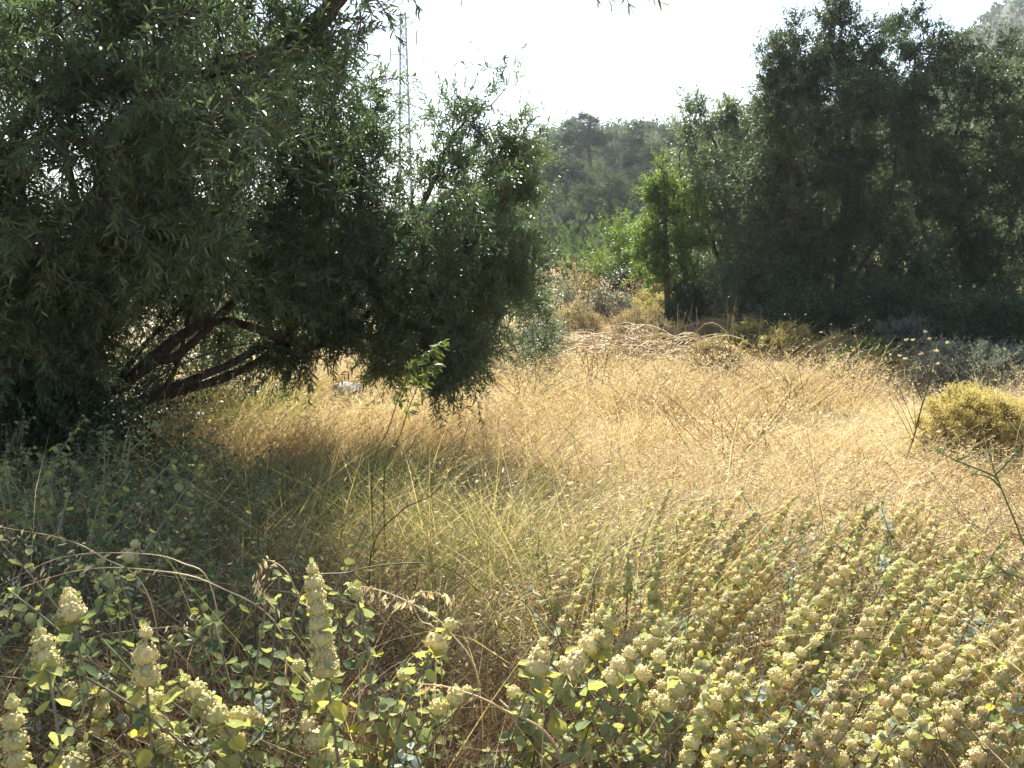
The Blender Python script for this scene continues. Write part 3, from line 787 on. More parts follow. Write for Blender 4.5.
# bright green pair and dark neighbour
def column(c, rng): return c
make_shrub(83, 'bright_bush', 'bright green spiky bush in the gap between the big trees', 'bush', gnd(616, 22.0), .78, 1.95, M['bright'], n=110, ntw=8, nlf=12, tlen=.42, llen=.08, lwid=.036, updir=.9, lo=.3)
Y = 15.4; b = gnd(668, Y)
make_tree(84, 'cypress_tree', 'bright green narrow young tree beside the pale olive', 'tree', b,
          [np.array([b + [0, 0, -.1], P(667, 290, Y), P(665, 220, Y), P(663, 165, Y)])],
          [lbr(661, 174, Y, 8, 20, 12, .1), lbr(666, 200, Y, 15, 22, 30, .2), lbr(662, 230, Y, 18, 26, 45, .2), lbr(670, 262, Y, 24, 30, 60, .2), lbr(692, 212, Y, 12, 18, 12, .1), lbr(650, 196, Y, 7, 16, 8, .1), lbr(690, 250, Y, 14, 24, 24, .2), lbr(645, 262, Y, 12, 22, 20, .2)],
          M['bark'], M['bright'], ntw=8, nlf=12, tlen=.24, llen=.06, lwid=.026, trunk_r=.05, updir=.9, droop=.05)
make_shrub(85, 'leafy_bush', 'very dark bush at the foot of the bright narrow tree', 'bush', gnd(684, 15.0), .34, .95, M['darkleaf'], n=150, ntw=8, nlf=10, tlen=.2, llen=.05, lwid=.022)
make_shrub(86, 'leafy_bush', 'dark low bush at the foot of the bright spiky bush', 'bush', gnd(632, 20.5), .55, .8, M['darkleaf'], n=110, ntw=8, nlf=10, tlen=.3, llen=.08, lwid=.035)

# ================================================================== BACKGROUND WOOD
def wood_proto(seed, name, mat, hgt, wide, kind):
    """one unlinked-at-origin prototype, moved by the first placement"""
    z = np.zeros(3)
    if kind == 'pine':
        tr = np.array([[0, 0, -.3], [.1, 0, hgt * .35], [.25, 0, hgt * .65], [.2, 0, hgt * .93]])
        lobes = [((.3, 0, hgt * .9), (wide * .30, wide * .3, hgt * .09), 40, .1), ((-.6, .2, hgt * .80), (wide * .46, wide * .4, hgt * .08), 44, .1),
                 ((.9, 0, hgt * .72), (wide * .42, wide * .4, hgt * .09), 44, .1), ((.1, .1, hgt * .62), (wide * .5, wide * .4, hgt * .08), 40, .1), ((.7, -.2, hgt * .5), (wide * .3, wide * .3, hgt * .05), 10, .1)]
        return make_tree(seed, name, '', 'tree', z, [tr], lobes, M['bark'], mat, ntw=9, nlf=14, tlen=.55, llen=.2, lwid=.045, trunk_r=.14, rtip=.015, updir=.6)
    tr = np.array([[0, 0, -.3], [.05, 0, hgt * .3], [.1, 0, hgt * .6]])
    if kind == 'round':
        lobes = [((0, 0, hgt * .52), (wide * .5, wide * .5, hgt * .46), 190, .6)]
    elif kind == 'bushy':
        lobes = [((0, 0, hgt * .5), (wide * .45, wide * .45, hgt * .4), 90), ((wide * .28, .2, hgt * .38), (wide * .3, wide * .3, hgt * .32), 50),
                 ((-wide * .3, 0, hgt * .42), (wide * .28, wide * .3, hgt * .36), 50), ((.1, 0, hgt * .82), (wide * .24, wide * .24, hgt * .18), 24, .1)]
    else:
        lobes = [((0, 0, hgt * .62), (wide * .3, wide * .3, hgt * .36), 90), ((wide * .2, .1, hgt * .4), (wide * .3, wide * .3, hgt * .28), 50),
                 ((-wide * .22, 0, hgt * .5), (wide * .24, wide * .24, hgt * .26), 44), ((-.2, 0, hgt * .92), (wide * .12, wide * .12, hgt * .1), 10, .1)]
    return make_tree(seed, name, '', 'tree', z, [tr], lobes, M['bark'], mat, ntw=8, nlf=11, tlen=.6, llen=.16, lwid=.075, trunk_r=.13, rtip=.012, tpl=DIAMOND)


def place_first(proto, used, loc, rz, sc, label, group):
    if proto.name not in used:
        used.add(proto.name)
        proto.location = loc; proto.rotation_euler = (0, 0, rz); proto.scale = sc; proto['label'] = label; proto['group'] = group
        return proto
    return dup(proto, loc, rz, sc, label, group)


used = set()
pine = wood_proto(90, 'pine_tree', M['pine'], 7.5, 4.0, 'pine')
rnd_b = wood_proto(91, 'round_bush', M['wood_b'], 3.0, 3.6, 'round')
bushy = wood_proto(92, 'leafy_tree', M['wood_a'], 5.0, 4.6, 'bushy')
bushy2 = wood_proto(93, 'leafy_tree', M['wood_b'], 5.0, 4.2, 'bushy')
tallt = wood_proto(94, 'upright_tree', M['wood_b'], 6.5, 3.4, 'tall')
PH = {pine: 7.5, rnd_b: 3.0, bushy: 5.0, bushy2: 5.0, tallt: 6.5}
PW = {pine: 4.0, rnd_b: 3.6, bushy: 5.0, bushy2: 4.6, tallt: 3.6}
GW = 'trees on the hillside beyond the field'
wood = [  # proto, px centre, py top, width px, Y, label
    (pine, 566, 124, 50, 84, 'open crowned pine with a bare trunk on the skyline'),
    (pine, 592, 117, 56, 80, 'taller pine on the skyline right of the bare trunked pine'),
    (rnd_b, 566, 164, 52, 62, 'rounded blue grey bush below the two skyline pines'),
    (bushy, 612, 165, 76, 54, 'wide mid green tree behind the bright green bush'),
    (tallt, 640, 124, 54, 74, 'tall dark tree on the skyline left of the grove'),
    (bushy2, 668, 118, 60, 70, 'dark skyline tree touching the pale olive'),
    (bushy2, 620, 128, 46, 82, 'bluish skyline tree right of the pines'),
    (bushy2, 562, 205, 50, 50, 'dark tree low on the slope left of the bright green bush'),
    (bushy, 536, 150, 50, 76, 'light green tree on the skyline beside the big olive'),
    (bushy, 545, 215, 46, 52, 'dull green tree half hidden by the big olive'),
    (tallt, 590, 200, 40, 52, 'upright dark tree behind the bright green bush'),
    (bushy, 690, 150, 60, 60, 'mid green tree behind the pale olive'),
    (bushy2, 716, 128, 60, 64, 'dark tree seen through the pale olive'),
    (rnd_b, 600, 232, 50, 44, 'low rounded bush left behind the bright green bush'),
    (bushy, 530, 240, 50, 42, 'small pale tree right behind the young olive'),
    (rnd_b, 640, 172, 44, 66, 'rounded bush between the skyline trees'),
    (bushy, 500, 165, 56, 72, 'light tree behind the thin edge of the big olive'),
    (bushy2, 455, 190, 60, 66, 'dark tree behind the middle of the big olive'),
    (bushy, 400, 205, 66, 60, 'tree behind the right half of the big olive'),
    (bushy2, 320, 215, 70, 56, 'tree behind the low limbs of the big olive'),
    (bushy, 240, 210, 70, 54, 'tree glimpsed above the low limbs of the big olive'),
    (bushy2, 150, 205, 80, 52, 'tree behind the trunk of the big olive'),
    (tallt, 760, 120, 60, 60, 'tall tree behind the left part of the grove'),
    (bushy, 90, 195, 80, 56, 'tree far behind the left frame edge'),
]
rngw = R0(77)
for pr, px, pt, wpx, Y, lab in wood:
    top = P(px, pt, Y); w = wpx / F * Y
    g = float(H(top[0], Y)); sx = w / PW[pr]; sz = min(max((top[2] - g) / PH[pr], .45), 1.9) 
    place_first(pr, used, (top[0], Y, top[2] - sz * PH[pr]), rngw.uniform(0, 6.28) if pr is not pine else (.2 if px < 580 else 2.6), (sx, sx, sz), lab, GW)

# scrub covering the slope: one mass nobody could count
def hillside_scrub():
    rng = R0(60); n = 4200
    y = rng.uniform(26, 150, n); x = rng.uniform(-.62, .62, n) * y
    k = (blob_noise(x, y, .12, 1) + rng.normal(size=n) * .12 > .40) | (y > 60)
    k &= ~((y < 40) & (rng.random(n) < .55))
    x, y = x[k], y[k]; n = len(x)
    hh = rng.uniform(.5, 1.5, n) * (.7 + .012 * y)
    c = np.stack([x, y, H(x, y)], 1)
    S = Soup(); m = 26
    d = rdir(rng, n * m); d[:, 2] = np.abs(d[:, 2])
    rr = rng.uniform(.5, 1, n * m)
    p = np.repeat(c, m, 0) + d * rr[:, None] * np.repeat(np.stack([hh, hh, hh * .9], 1), m, 0)
    rn = np.clip(np.repeat(rng.random(n), m) * .6 + .4 * rng.random(n * m), 0, 1)
    for q in range(3):
        dd = nrm(d + rdir(rng, n * m) * .9 + np.array([0, 0, .3]))
        leaves(S, DIAMOND, p + rng.normal(size=p.shape) * .1, dd, rdir(rng, n * m), .38 * rng.uniform(.5, 1.2, n * m), .17, np.clip(rn + rng.normal(size=n * m) * .12, 0, 1))
    n2 = 2600; Y2 = rng.uniform(132, 235, n2); X2 = rng.uniform(.34, .72, n2) * Y2
    c2 = np.stack([X2, Y2, hill_z(X2, Y2)], 1); h2 = rng.uniform(.5, 1.5, n2)
    d2 = rdir(rng, n2 * 16); d2[:, 2] = np.abs(d2[:, 2])
    p2 = np.repeat(c2, 16, 0) + d2 * np.repeat(h2, 16)[:, None] * np.array([1, 1, .8])
    leaves(S, DIAMOND, p2, nrm(d2 + rdir(rng, n2 * 16) * .8), rdir(rng, n2 * 16), .9 * rng.uniform(.5, 1.2, n2 * 16), .5, np.clip(np.repeat(rng.random(n2), 16) * .7 + .3 * rng.random(n2 * 16), 0, 1))
    tag(S.build('hillside_scrub', M['wood_a']), 'maquis scrub covering the slope beyond the field', 'scrub', kind='stuff')


hillside_scrub()

# ================================================================== PYLON
def pylon():
    Y = 125.0; top = P(403, 12, Y); base = np.array([top[0], Y, float(H(top[0], Y))])
    root = thing('lattice_tower', 'thin grey lattice tower faint against the sky above the big olive', 'tower', base)
    h = top[2] - base[2]; S = Soup()
    def w(t): return (2.0 - 1.25 * t) * .42
    def corner(t, i): return base + np.array([w(t) * (1 if i in (0, 3) else -1), w(t) * (1 if i < 2 else -1), h * t])
    for i in range(4): tube(S, [corner(t, i) for t in np.linspace(0, 1, 6)], .08, 5)
    S.build('legs', M['steel'], root)
    S = Soup(); n = 22
    for k in range(n):
        for i in range(4):
            a, b2 = corner(k / n, i), corner((k + 1) / n, (i + 1) % 4)
            tube(S, [a, b2], .055, 4); tube(S, [corner(k / n, (i + 1) % 4), corner((k + 1) / n, i)], .055, 4)
            tube(S, [corner((k + 1) / n, i), b2], .05, 4)
    S.build('bracing', M['steel'], root)
    S = Soup()
    tube(S, [top, top + [0, 0, 2.5]], .08, 6)
    for dz, s in [(-3, 1.6), (-5, -1.6)]:
        tube(S, [top + [0, 0, dz], top + [s, 0, dz]], .07, 5); tube(S, [top + [s, 0, dz - .8], top + [s, 0, dz + .8]], .09, 6)
    S.build('antennas', M['steel'], root)


pylon()

# ================================================================== ROCKS
def rock(seed, label, c, r):
    rng = R0(seed); a = np.linspace(0, 2 * PI, 13)[:-1]; e = np.linspace(-.9, 1.45, 7)
    v = []
    for el in e:
        rr = 1 + .16 * np.sin(a * 2 + seed + el * 3) + .1 * rng.normal(size=12)
        v.append(np.stack([np.cos(a) * math.cos(el) * rr * r, np.sin(a) * math.cos(el) * rr * r * .8, np.full(12, math.sin(el)) * r * .62 * (1 + .1 * rng.normal(size=12))], 1))
    v = np.concatenate(v + [np.array([[0, 0, r * .64]])]) + c
    q = [[i * 12 + j, i * 12 + (j + 1) % 12, (i + 1) * 12 + (j + 1) % 12, (i + 1) * 12 + j] for i in range(6) for j in range(12)]
    t = [[72 + j, 72 + (j + 1) % 12, 84] for j in range(12)]
    S = Soup(); S.add(v, np.array(t), np.array(q))
    tag(S.build('stone', M['rock'], origin=c), label, 'stone')


rock(3, 'small white stone left of the fallen dry stems', gnd(546, 15.2) + [0, 0, .38], .13)
rock(4, 'pale stone in the grass under the big olive', gnd(346, 9.0) + [0, 0, .12], .16)
rock(5, 'pale stone on the slope left of the tan bush', gnd(600, 24.0) + [0, 0, .2], .3)

# ================================================================== HEAP OF FALLEN DRY STEMS
def fallen_heap():
    rng = R0(44); S = Soup(); base = gnd(622, 12.6)
    root = thing('fallen_stems', 'heap of arched fallen dry stems at the back of the field', 'dry stems', base)
    for i in range(260):
        x0 = base[0] + rng.normal() * .40; y0 = base[1] + rng.normal() * .35
        a = np.array([x0, y0, H(x0, y0) + rng.uniform(.02, .26)])
        L = rng.uniform(.35, .9); sg = 1 if rng.random() < .6 else -1
        e = a + np.array([sg * L * rng.uniform(.6, 1), rng.normal() * .5, rng.uniform(-.3, .12)])
        e[2] = max(e[2], H(e[0], e[1]) + .02)
        m = (a + e) / 2 + np.array([rng.normal() * .1, rng.normal() * .1, rng.uniform(-.02, .38)])
        tube(S, bez(a, m, e, 6), np.linspace(.009, .004, 6), 3, rnd=rng.random())
    for i in range(90):
        x0 = base[0] + rng.normal() * .8; y0 = base[1] + rng.normal() * .4 + .4
        a = np.array([x0, y0, float(H(x0, y0))])
        e = a + np.array([rng.normal() * .1, rng.normal() * .1, rng.uniform(.4, .75)])
        tube(S, bez(a, (a + e) / 2 + [.02, 0, .02], e, 4), np.linspace(.006, .002, 4), 3, rnd=rng.random() * .4)
    S.build('stems', M['straw'], root)


fallen_heap()

# dead weeds standing on the slope between the trees
def dead_weed(seed, px, Y, h, label, mat, spreadw=.3, n=26):
    rng = R0(seed); b = gnd(px, Y); root = thing('dead_weed', label, 'weed', b, 'dead weeds standing behind the field'); S = Soup(); SH = Soup()
    for i in range(n):
        a = b + np.array([rng.normal() * spreadw * .35, rng.normal() * spreadw * .35, 0])
        e = a + np.array([rng.normal() * spreadw, rng.normal() * spreadw, h * rng.uniform(.55, 1.05)])
        pts = bez(a, (a + e) / 2 + [0, 0, .12 * h], e, 5); tube(S, pts, np.linspace(.006, .003, 5) * Y / 14, 3, rnd=rng.random())
        k = 12; t = rng.uniform(.45, 1, k); pp = a + (e - a) * t[:, None] + rng.normal(size=(k, 3)) * .03
        leaves(SH, DIAMOND, pp, nrm(rdir(rng, k) + np.array([0, 0, .5])), rdir(rng, k), .05 * rng.uniform(.6, 1.3, k) * Y / 16, .016, rng.random(k))
    S.build('stems', M['litter'], root); SH.build('leaves', mat, root)


for i, (px, Y, h, lab) in enumerate([
    (560, 16.5, .75, 'pale dead weed left of the white stone'), (585, 18, .9, 'tall dead weed above the fallen stems'),
    (610, 17, .7, 'dead weed in the middle of the row above the fallen stems'), (632, 19, .95, 'tall grey dead weed left of the tan bush'),
    (540, 19, .9, 'dead weed at the edge of the young olive'), (572, 22, 1.0, 'dead weed on the slope under the far trees'),
    (600, 23, 1.0, 'dead weed beside the slope stone'), (690, 17.5, .8, 'dead weed under the pale olive'),
    (730, 10.5, .55, 'brown dead weed standing in the golden grass before the grove'), (590, 9.0, .5, 'brown dead weed alone in the golden grass'), (660, 8.0, .5, 'small dead weed right of the middle of the field'), (800, 8.6, .5, 'dead weed in the field left of the dry thistle'), (740, 6.2, .5, 'dead weed in the nearer golden grass above the horehound mass'), (520, 8.2, .45, 'dead weed at the right edge of the shade of the big olive'), (860, 9.6, .5, 'dead weed where the golden grass meets the grove shade')]):
    dead_weed(120 + i, px, Y, h, lab, M['cushion_dry'] if i % 2 else M['straw'])

# ================================================================== DRY THISTLE AND GREEN STALKS AT RIGHT
def thistle():
    Y = 6.0; rng = R0(71); b = gnd(908, Y)
    root = thing('dry_thistle', 'dry branching thistle with pale seed heads against the dark grove', 'thistle', b)
    S = Soup(); SH = Soup()
    main = px_chain([(905, 490, Y), (913, 440, Y), (922, 405, Y), (928, 385, Y), (926, 360, Y), (925, 336, Y)])
    main[0] = b
    tube(S, smooth_line(main, 16), np.linspace(.006, .002, 16), 5)
    tips = [((928, 385), (947, 344)), ((926, 375), (936, 352)), ((922, 400), (905, 360)), ((922, 400), (900, 357)), ((926, 365), (913, 341)), ((926, 365), (906, 341)),
            ((928, 388), (938, 365)), ((924, 392), (921, 355)), ((926, 360), (929, 340)), ((928, 388), (934, 372)), ((916, 430), (897, 384)), ((916, 430), (913, 396)), ((914, 436), (894, 393)), ((916, 425), (925, 400)), ((912, 440), (890, 400))]
    tips.append(((926, 345), (925, 333)))
    for a, e in tips:
        p0, p1 = P(a[0], a[1], Y), P(e[0], e[1], Y + rng.normal() * .12)
        tube(S, bez(p0, (p0 + p1) / 2 + [0, 0, .02], p1, 5), np.linspace(.003, .0015, 5), 4)
        k = 16; d = nrm(rdir(rng, k) * .7 + np.array([0, 0, .8]))
        SH = Soup(); leaves(SH, DIAMOND, np.repeat(p1[None], k, 0), d, rdir(rng, k), .020 * rng.uniform(.7, 1.2, k), .008, rng.random(k)); SH.build('seed_head', M['thistle'], root)
    S.build('stem', M['twig'], root, smooth=True)


thistle()


def green_stalks():
    for nm, lab, lines, Y in [
        ('green_weed', 'tall green leafy weed stalk at the right edge of the photo', [[(1040, 600), (1024, 545), (1006, 500), (994, 470), (990, 452)], [(998, 478), (985, 472), (960, 462), (938, 452)], [(996, 474), (1008, 462), (1016, 452)], [(1001, 488), (990, 478), (975, 474)]], 2.4),
        ('green_weed', 'low green weed stem reaching in from the right edge above the horehound', [[(1050, 600), (1024, 580), (1000, 572), (985, 578), (965, 580)], [(1010, 576), (1000, 568), (992, 562)]], 2.1)]:
        rng = R0(int(Y * 10)); b = gnd(1035, Y); root = thing(nm, lab, 'weed', b, 'green weeds at the right edge'); S = Soup(); SL = Soup()
        first = True
        for ln in lines:
            pts = [P(x, y, Y) for x, y in ln]
            if first: pts = [b] + pts; first = False
            pts = smooth_line(pts, 18); tube(S, pts, np.linspace(.0032, .0012, 18), 6)
            k = 7; i = rng.integers(9, 18, k)
            leaves(SL, LANCE, pts[i], nrm(rdir(rng, k) + np.array([0, 0, .4])), rdir(rng, k), .022 * rng.uniform(.5, 1.1, k), .004, rng.random(k))
            e = pts[-1]; k = 9
            leaves(SL, DIAMOND, np.repeat(e[None], k, 0), nrm(rdir(rng, k) + np.array([-.3, 0, .3])), rdir(rng, k), .016, .006, .8)
        S.build('stem', M['greenstem'], root, smooth=True); SL.build('leaves', M['greenstem'], root)


green_stalks()

# ================================================================== HOREHOUND
def whorls(S, rng, cen, ax, r, cups):
    """woolly flower whorls: bumpy core and a ring of small funnel calyces each"""
    n = len(cen)
    ax = nrm(ax); s = nrm(np.cross(ax, np.array([.3, .9, .2]))); b = np.cross(ax, s)
    nu, nv = 10, 7
    a = np.linspace(0, 2 * PI, nu + 1)[:-1]; e = np.linspace(-1.35, 1.35, nv)
    A, E = np.meshgrid(a, e); A, E = A.ravel(), E.ravel()
    rr = r[:, None] * .90 * (1 + .09 * rng.normal(size=(n, nu * nv)))
    v = cen[:, None] + rr[..., None] * (np.cos(E) * np.cos(A))[None, :, None] * s[:, None] + rr[..., None] * (np.cos(E) * np.sin(A))[None, :, None] * b[:, None] + rr[..., None] * .88 * np.sin(E)[None, :, None] * ax[:, None]
    q = [[i * nu + j, i * nu + (j + 1) % nu, (i + 1) * nu + (j + 1) % nu, (i + 1) * nu + j] for i in range(nv - 1) for j in range(nu)]
    S.add(v, None, np.array(q), np.clip(.42 + .16 * rng.normal(size=(n, nu * nv)), 0, 1))
    m = cups; k = n * m
    th = (np.arange(m)[None] * 2.39996 + rng.uniform(0, 6.28, (n, 1)) + rng.normal(size=(n, m)) * .2).reshape(-1)
    el = np.arcsin(np.clip(np.linspace(-.8, .92, m)[None] + rng.normal(size=(n, m)) * .08, -.97, .97)).reshape(-1)
    R = lambda z: np.repeat(z, m, 0)
    d = nrm(R(s) * (np.cos(el) * np.cos(th))[:, None] + R(b) * (np.cos(el) * np.sin(th))[:, None] + R(ax) * (np.sin(el) * .88 + .12)[:, None])
    rad = R(r) * rng.uniform(.98, 1.12, k)
    cs = nrm(np.cross(d, np.array([.2, .4, .9]))); cb = np.cross(d, cs)
    aa = np.linspace(0, 2 * PI, 6)[:-1]
    apex = R(cen) + d * (rad * .8)[:, None]
    rim = R(cen)[:, None] + d[:, None] * (rad[:, None] * (1 + .06 * rng.normal(size=(k, 5))))[..., None] + (R(r) * .18)[:, None, None] * (np.cos(aa)[None, :, None] * cs[:, None] + np.sin(aa)[None, :, None] * cb[:, None])
    inner = R(cen) + d * (rad * .95)[:, None]
    v = np.concatenate([apex[:, None], rim, inner[:, None]], 1)
    t = [[0, j + 1, (j + 1) % 5 + 1] for j in range(5)] + [[6, (j + 1) % 5 + 1, j + 1] for j in range(5)]
    rn = np.concatenate([np.full((k, 1), .35), np.clip(rng.normal(.75, .15, (k, 5)), 0, 1), np.full((k, 1), .45)], 1)
    S.add(v, np.array(t), None, rn)


def leaf_pairs(S, rng, pts, tg, size, rb=.4, upw=.5, cross=True, mat=0, rvar=.3, droop=.12):
    n = len(pts); tg = nrm(tg); s = nrm(np.cross(tg, rdir(rng, 1) + 0 * tg)); b = np.cross(tg, s)
    for sg in (1, -1):
        alt = (np.arange(n) % 2)[:, None]
        rad = np.where(alt == 0, s, b) * sg + rng.normal(size=(n, 3)) * .25
        d = nrm(rad + tg * upw + np.array([0, 0, -droop]) + rng.normal(size=(n, 3)) * .18)
        up = nrm(tg * .6 + np.array([0, 0, .5]) + rad * droop * 1.2 + rng.normal(size=(n, 3)) * .4)
        sz = np.broadcast_to(size, (n,)) * rng.uniform(.75, 1.2, n)
        leaves(S, ROUND, pts + d * .004, d, up, sz, sz * rng.uniform(.75, 1.0, n), np.clip(rb + rng.normal(size=n) * rvar, 0, 1), mat)


def horehound(seed, label, base, spikes, group=None, leafmat='felt', cups=40, low=11, lsize=.036, shoots=5, bract=1.75, dryp=0, wr=.0195):
    """spikes: list of (tip xyz, spike length, number of whorls)"""
    rng = R0(seed); base = np.asarray(base, float)
    root = thing('horehound_plant', label, 'plant', base, group)
    SS = Soup(); SL = Soup()
    for tip, sl, nw, low_pt in spikes:
        tip = np.asarray(tip, float)
        h = np.linalg.norm(tip - base)
        b0 = base + np.array([rng.normal() * .025, rng.normal() * .025, 0])
        ctrl = tip + nrm(low_pt - tip) * max(1.15 * sl, .55 * h) + rng.normal(size=3) * .012
        ctrl[2] = max(ctrl[2], b0[2] + .04)
        pts = bez(b0, ctrl, tip, 40)
        cl = np.concatenate([[0], np.cumsum(np.linalg.norm(np.diff(pts, axis=0), axis=1))]); T = cl[-1]
        at = lambda s: np.stack([np.interp(s, cl, pts[:, i]) for i in range(3)], -1)
        tube(SS, pts[::3], np.linspace(.0032, .002, len(pts[::3])), 5)
        s = T - np.linspace(.006, sl, nw) - np.concatenate([[0], rng.normal(size=nw - 1) * .002])
        c = at(s); ax = at(np.minimum(s + .01, T)) - at(s - .01)
        r = wr * np.clip(.55 + .55 * np.arange(nw) / max(nw * .5, 1), .55, 1.0) * rng.uniform(.85, 1.1, nw) * rng.uniform(.82, 1.1)
        SP = Soup(); off = float(np.clip(rng.normal() * .16 + .06, -.35, .3))
        tube(SP, at(np.linspace(T - sl - .004, T, 8)), .003, 5, rnd=.3)
        whorls(SP, rng, c, ax, r, cups)
        SP.rn[1:] = [np.clip(q + off, 0, 1) for q in SP.rn[1:]]
        SP.build('flower_spike', M['whorl_dry'] if (u_ := rng.random()) < dryp * .45 else M['whorl_tan'] if u_ < dryp * 2.6 else M['whorl'], root)
        leaf_pairs(SL, rng, c - nrm(ax) * r[:, None] * .7, ax, r * bract, rb=.52, upw=-.1, rvar=.25, droop=.6)
        leaf_pairs(SL, rng, tip[None], ax[:1], np.array([.014]), rb=.3, upw=1.2)
        sb = np.linspace(T * .25, T - sl - .012, low)
        lp = at(sb); lt = at(np.minimum(sb + .02, T)) - at(sb - .02)
        leaf_pairs(SL, rng, lp, lt, np.linspace(lsize, lsize * .85, low), rb=.42, upw=.1, droop=.75)
    for k in range(shoots):   # short leafy side shoots with small felted rosettes
        a = base + np.array([rng.normal() * .05, rng.normal() * .05, rng.uniform(.08, .3)])
        e = a + np.array([rng.normal() * .1, rng.normal() * .1, rng.uniform(.06, .2)])
        pts = bez(a, (a + e) / 2 + [0, 0, .02], e, 6); tube(SS, np.concatenate([[base], pts]), .0018, 4)
        leaf_pairs(SL, rng, pts[1:], np.gradient(pts, axis=0)[1:], np.linspace(.024, .012, 5), rb=.3, upw=.6, mat=1 if rng.random() < .45 else 0)
    SS.build('stem', M['stem'], root); SL.build('leaves', [M[leafmat], M['felt_white']], root)
    return root


def spike_px(tx, ty, Y, bx, by, nw, wr=.018):
    """spike from its tip pixel to its lowest whorl pixel: returns (tip, length, number)"""
    t = P(tx, ty, Y); b = P(bx, by, Y - .012 * nw); return (t, float(np.linalg.norm(t - b)), nw, b)


def hh(seed, label, bpx, Y, sp, **kw):
    return horehound(seed, label, gnd(bpx, Y), [spike_px(a, b, Y + dy, c, d, n) for a, b, c, d, n, dy in sp], **kw)


GH = 'horehound plants in the foreground'
hh(200, 'tall upright horehound with a long cream flower spike standing clear of the brown litter', 345, 1.5,
   [(312, 566, 327, 668, 8, 0), (296, 664, 318, 690, 2, .02), (355, 590, 357, 600, 1, .15), (306, 722, 338, 775, 4, -.05)], group=GH, cups=52, low=12, wr=.0225)
hh(201, 'short upright horehound with three separate pale whorls near the lower left corner', 150, 1.5,
   [(146, 629, 150, 676, 3, 0), (153, 714, 160, 745, 2, -.03), (130, 690, 150, 700, 2, .04)], group=GH, cups=52, low=12)
hh(202, 'horehound with a thick spike sagging to the left beside the short upright one', 255, 1.5,
   [(183, 678, 218, 706, 4, 0), (262, 722, 226, 700, 4, .03), (238, 735, 246, 745, 1, .02)], group=GH, cups=52, low=12)
hh(203, 'horehound with one knobbed spike bending right above big yellowing leaves', 398, 1.55,
   [(452, 622, 438, 640, 2, 0), (470, 690, 440, 706, 3, .03), (405, 672, 400, 690, 1, 0)], group=GH, cups=48, low=12, lsize=.036)
hh(204, 'shaded greenish horehound in the lower left corner', 30, 1.5,
   [(40, 630, 42, 660, 3, 0), (12, 700, 14, 760, 4, -.05), (84, 745, 70, 775, 3, -.08)], group=GH, leafmat='felt', low=9)
hh(205, 'dull green horehound with faded whorls behind the lower left corner plant', 70, 1.75,
   [(68, 590, 70, 612, 3, 0), (104, 690, 100, 730, 3, -.1), (60, 660, 66, 690, 2, 0)], group=GH, leafmat='felt_dark', low=10)
hh(206, 'grey green horehound under the arching stalks with one pale tip', 140, 2.3,
   [(136, 542, 128, 556, 2, 0), (100, 560, 104, 580, 2, .05)], group=GH, leafmat='felt_dark', low=9)
hh(207, 'horehound with spikes spread like a hand left of the lit horehound mass', 535, 1.65,
   [(544, 640, 536, 668, 3, 0), (616, 602, 604, 640, 3, .05), (598, 634, 570, 668, 4, .02), (512, 690, 520, 710, 2, -.05)], group=GH, cups=44, low=12, lsize=.036)
hh(208, 'horehound leaning right in front of the lit mass with silvery shoot tips', 610, 1.6,
   [(640, 640, 612, 676, 4, 0), (678, 640, 640, 668, 3, .06), (700, 660, 664, 700, 4, 0)], group=GH, cups=44, low=12)

# the lit mass at the lower right: spikes all leaning up to the right
rngh = R0(300)
mass = []
rows = [(1.62, 690, 1050, 8, 716), (1.85, 640, 1050, 9, 660), (2.15, 610, 1040, 10, 612), (2.5, 585, 1040, 10, 572), (2.9, 570, 1010, 9, 540), (3.35, 590, 960, 6, 512)]
for Y, xa, xb, n, py in rows:
    for k in range(n):
        px = xa + (xb - xa) * (k + .5) / n + rngh.normal() * 14
        yy = Y + rngh.normal() * .06
        sp = []
        for q in range(rngh.integers(3, 6)):
            sc = 1.62 / yy
            L = rngh.choice([rngh.uniform(30, 70), rngh.uniform(65, 145)], p=[.3, .7]) * sc; an = math.radians(rngh.normal(52 if px > 740 else 68, 14))
            tx = px + rngh.normal() * 34 * sc; ty = py + rngh.normal() * 24 * sc
            sp.append((tx, ty, tx - L * math.cos(an), ty + L * math.sin(an), max(4, int(round(L / (14 * sc)))), rngh.normal() * .05))
        mass.append((px - 55 * 1.62 / yy, yy, sp))
LAB = {1.62: 'cream spiked horehound along the bottom edge of the lit mass', 1.85: 'cream spiked horehound in the second rank from the bottom of the lit mass',
       2.15: 'cream spiked horehound in the middle of the lit mass', 2.5: 'small looking cream horehound in the upper middle of the lit mass',
       2.9: 'small looking cream horehound near the top of the lit mass', 3.35: 'farthest cream horehound at the top edge of the lit mass'}
for i, (bpx, Y, sp) in enumerate(mass):
    key = min(LAB, key=lambda a: abs(a - Y))
    hh(310 + i, LAB[key], bpx, Y, sp, group='lit horehound mass, ' + LAB[key].split(' horehound ')[1], cups=40 if Y < 2 else 24, low=6, shoots=3, wr=.0150, lsize=.031, bract=1.35, dryp=.19)


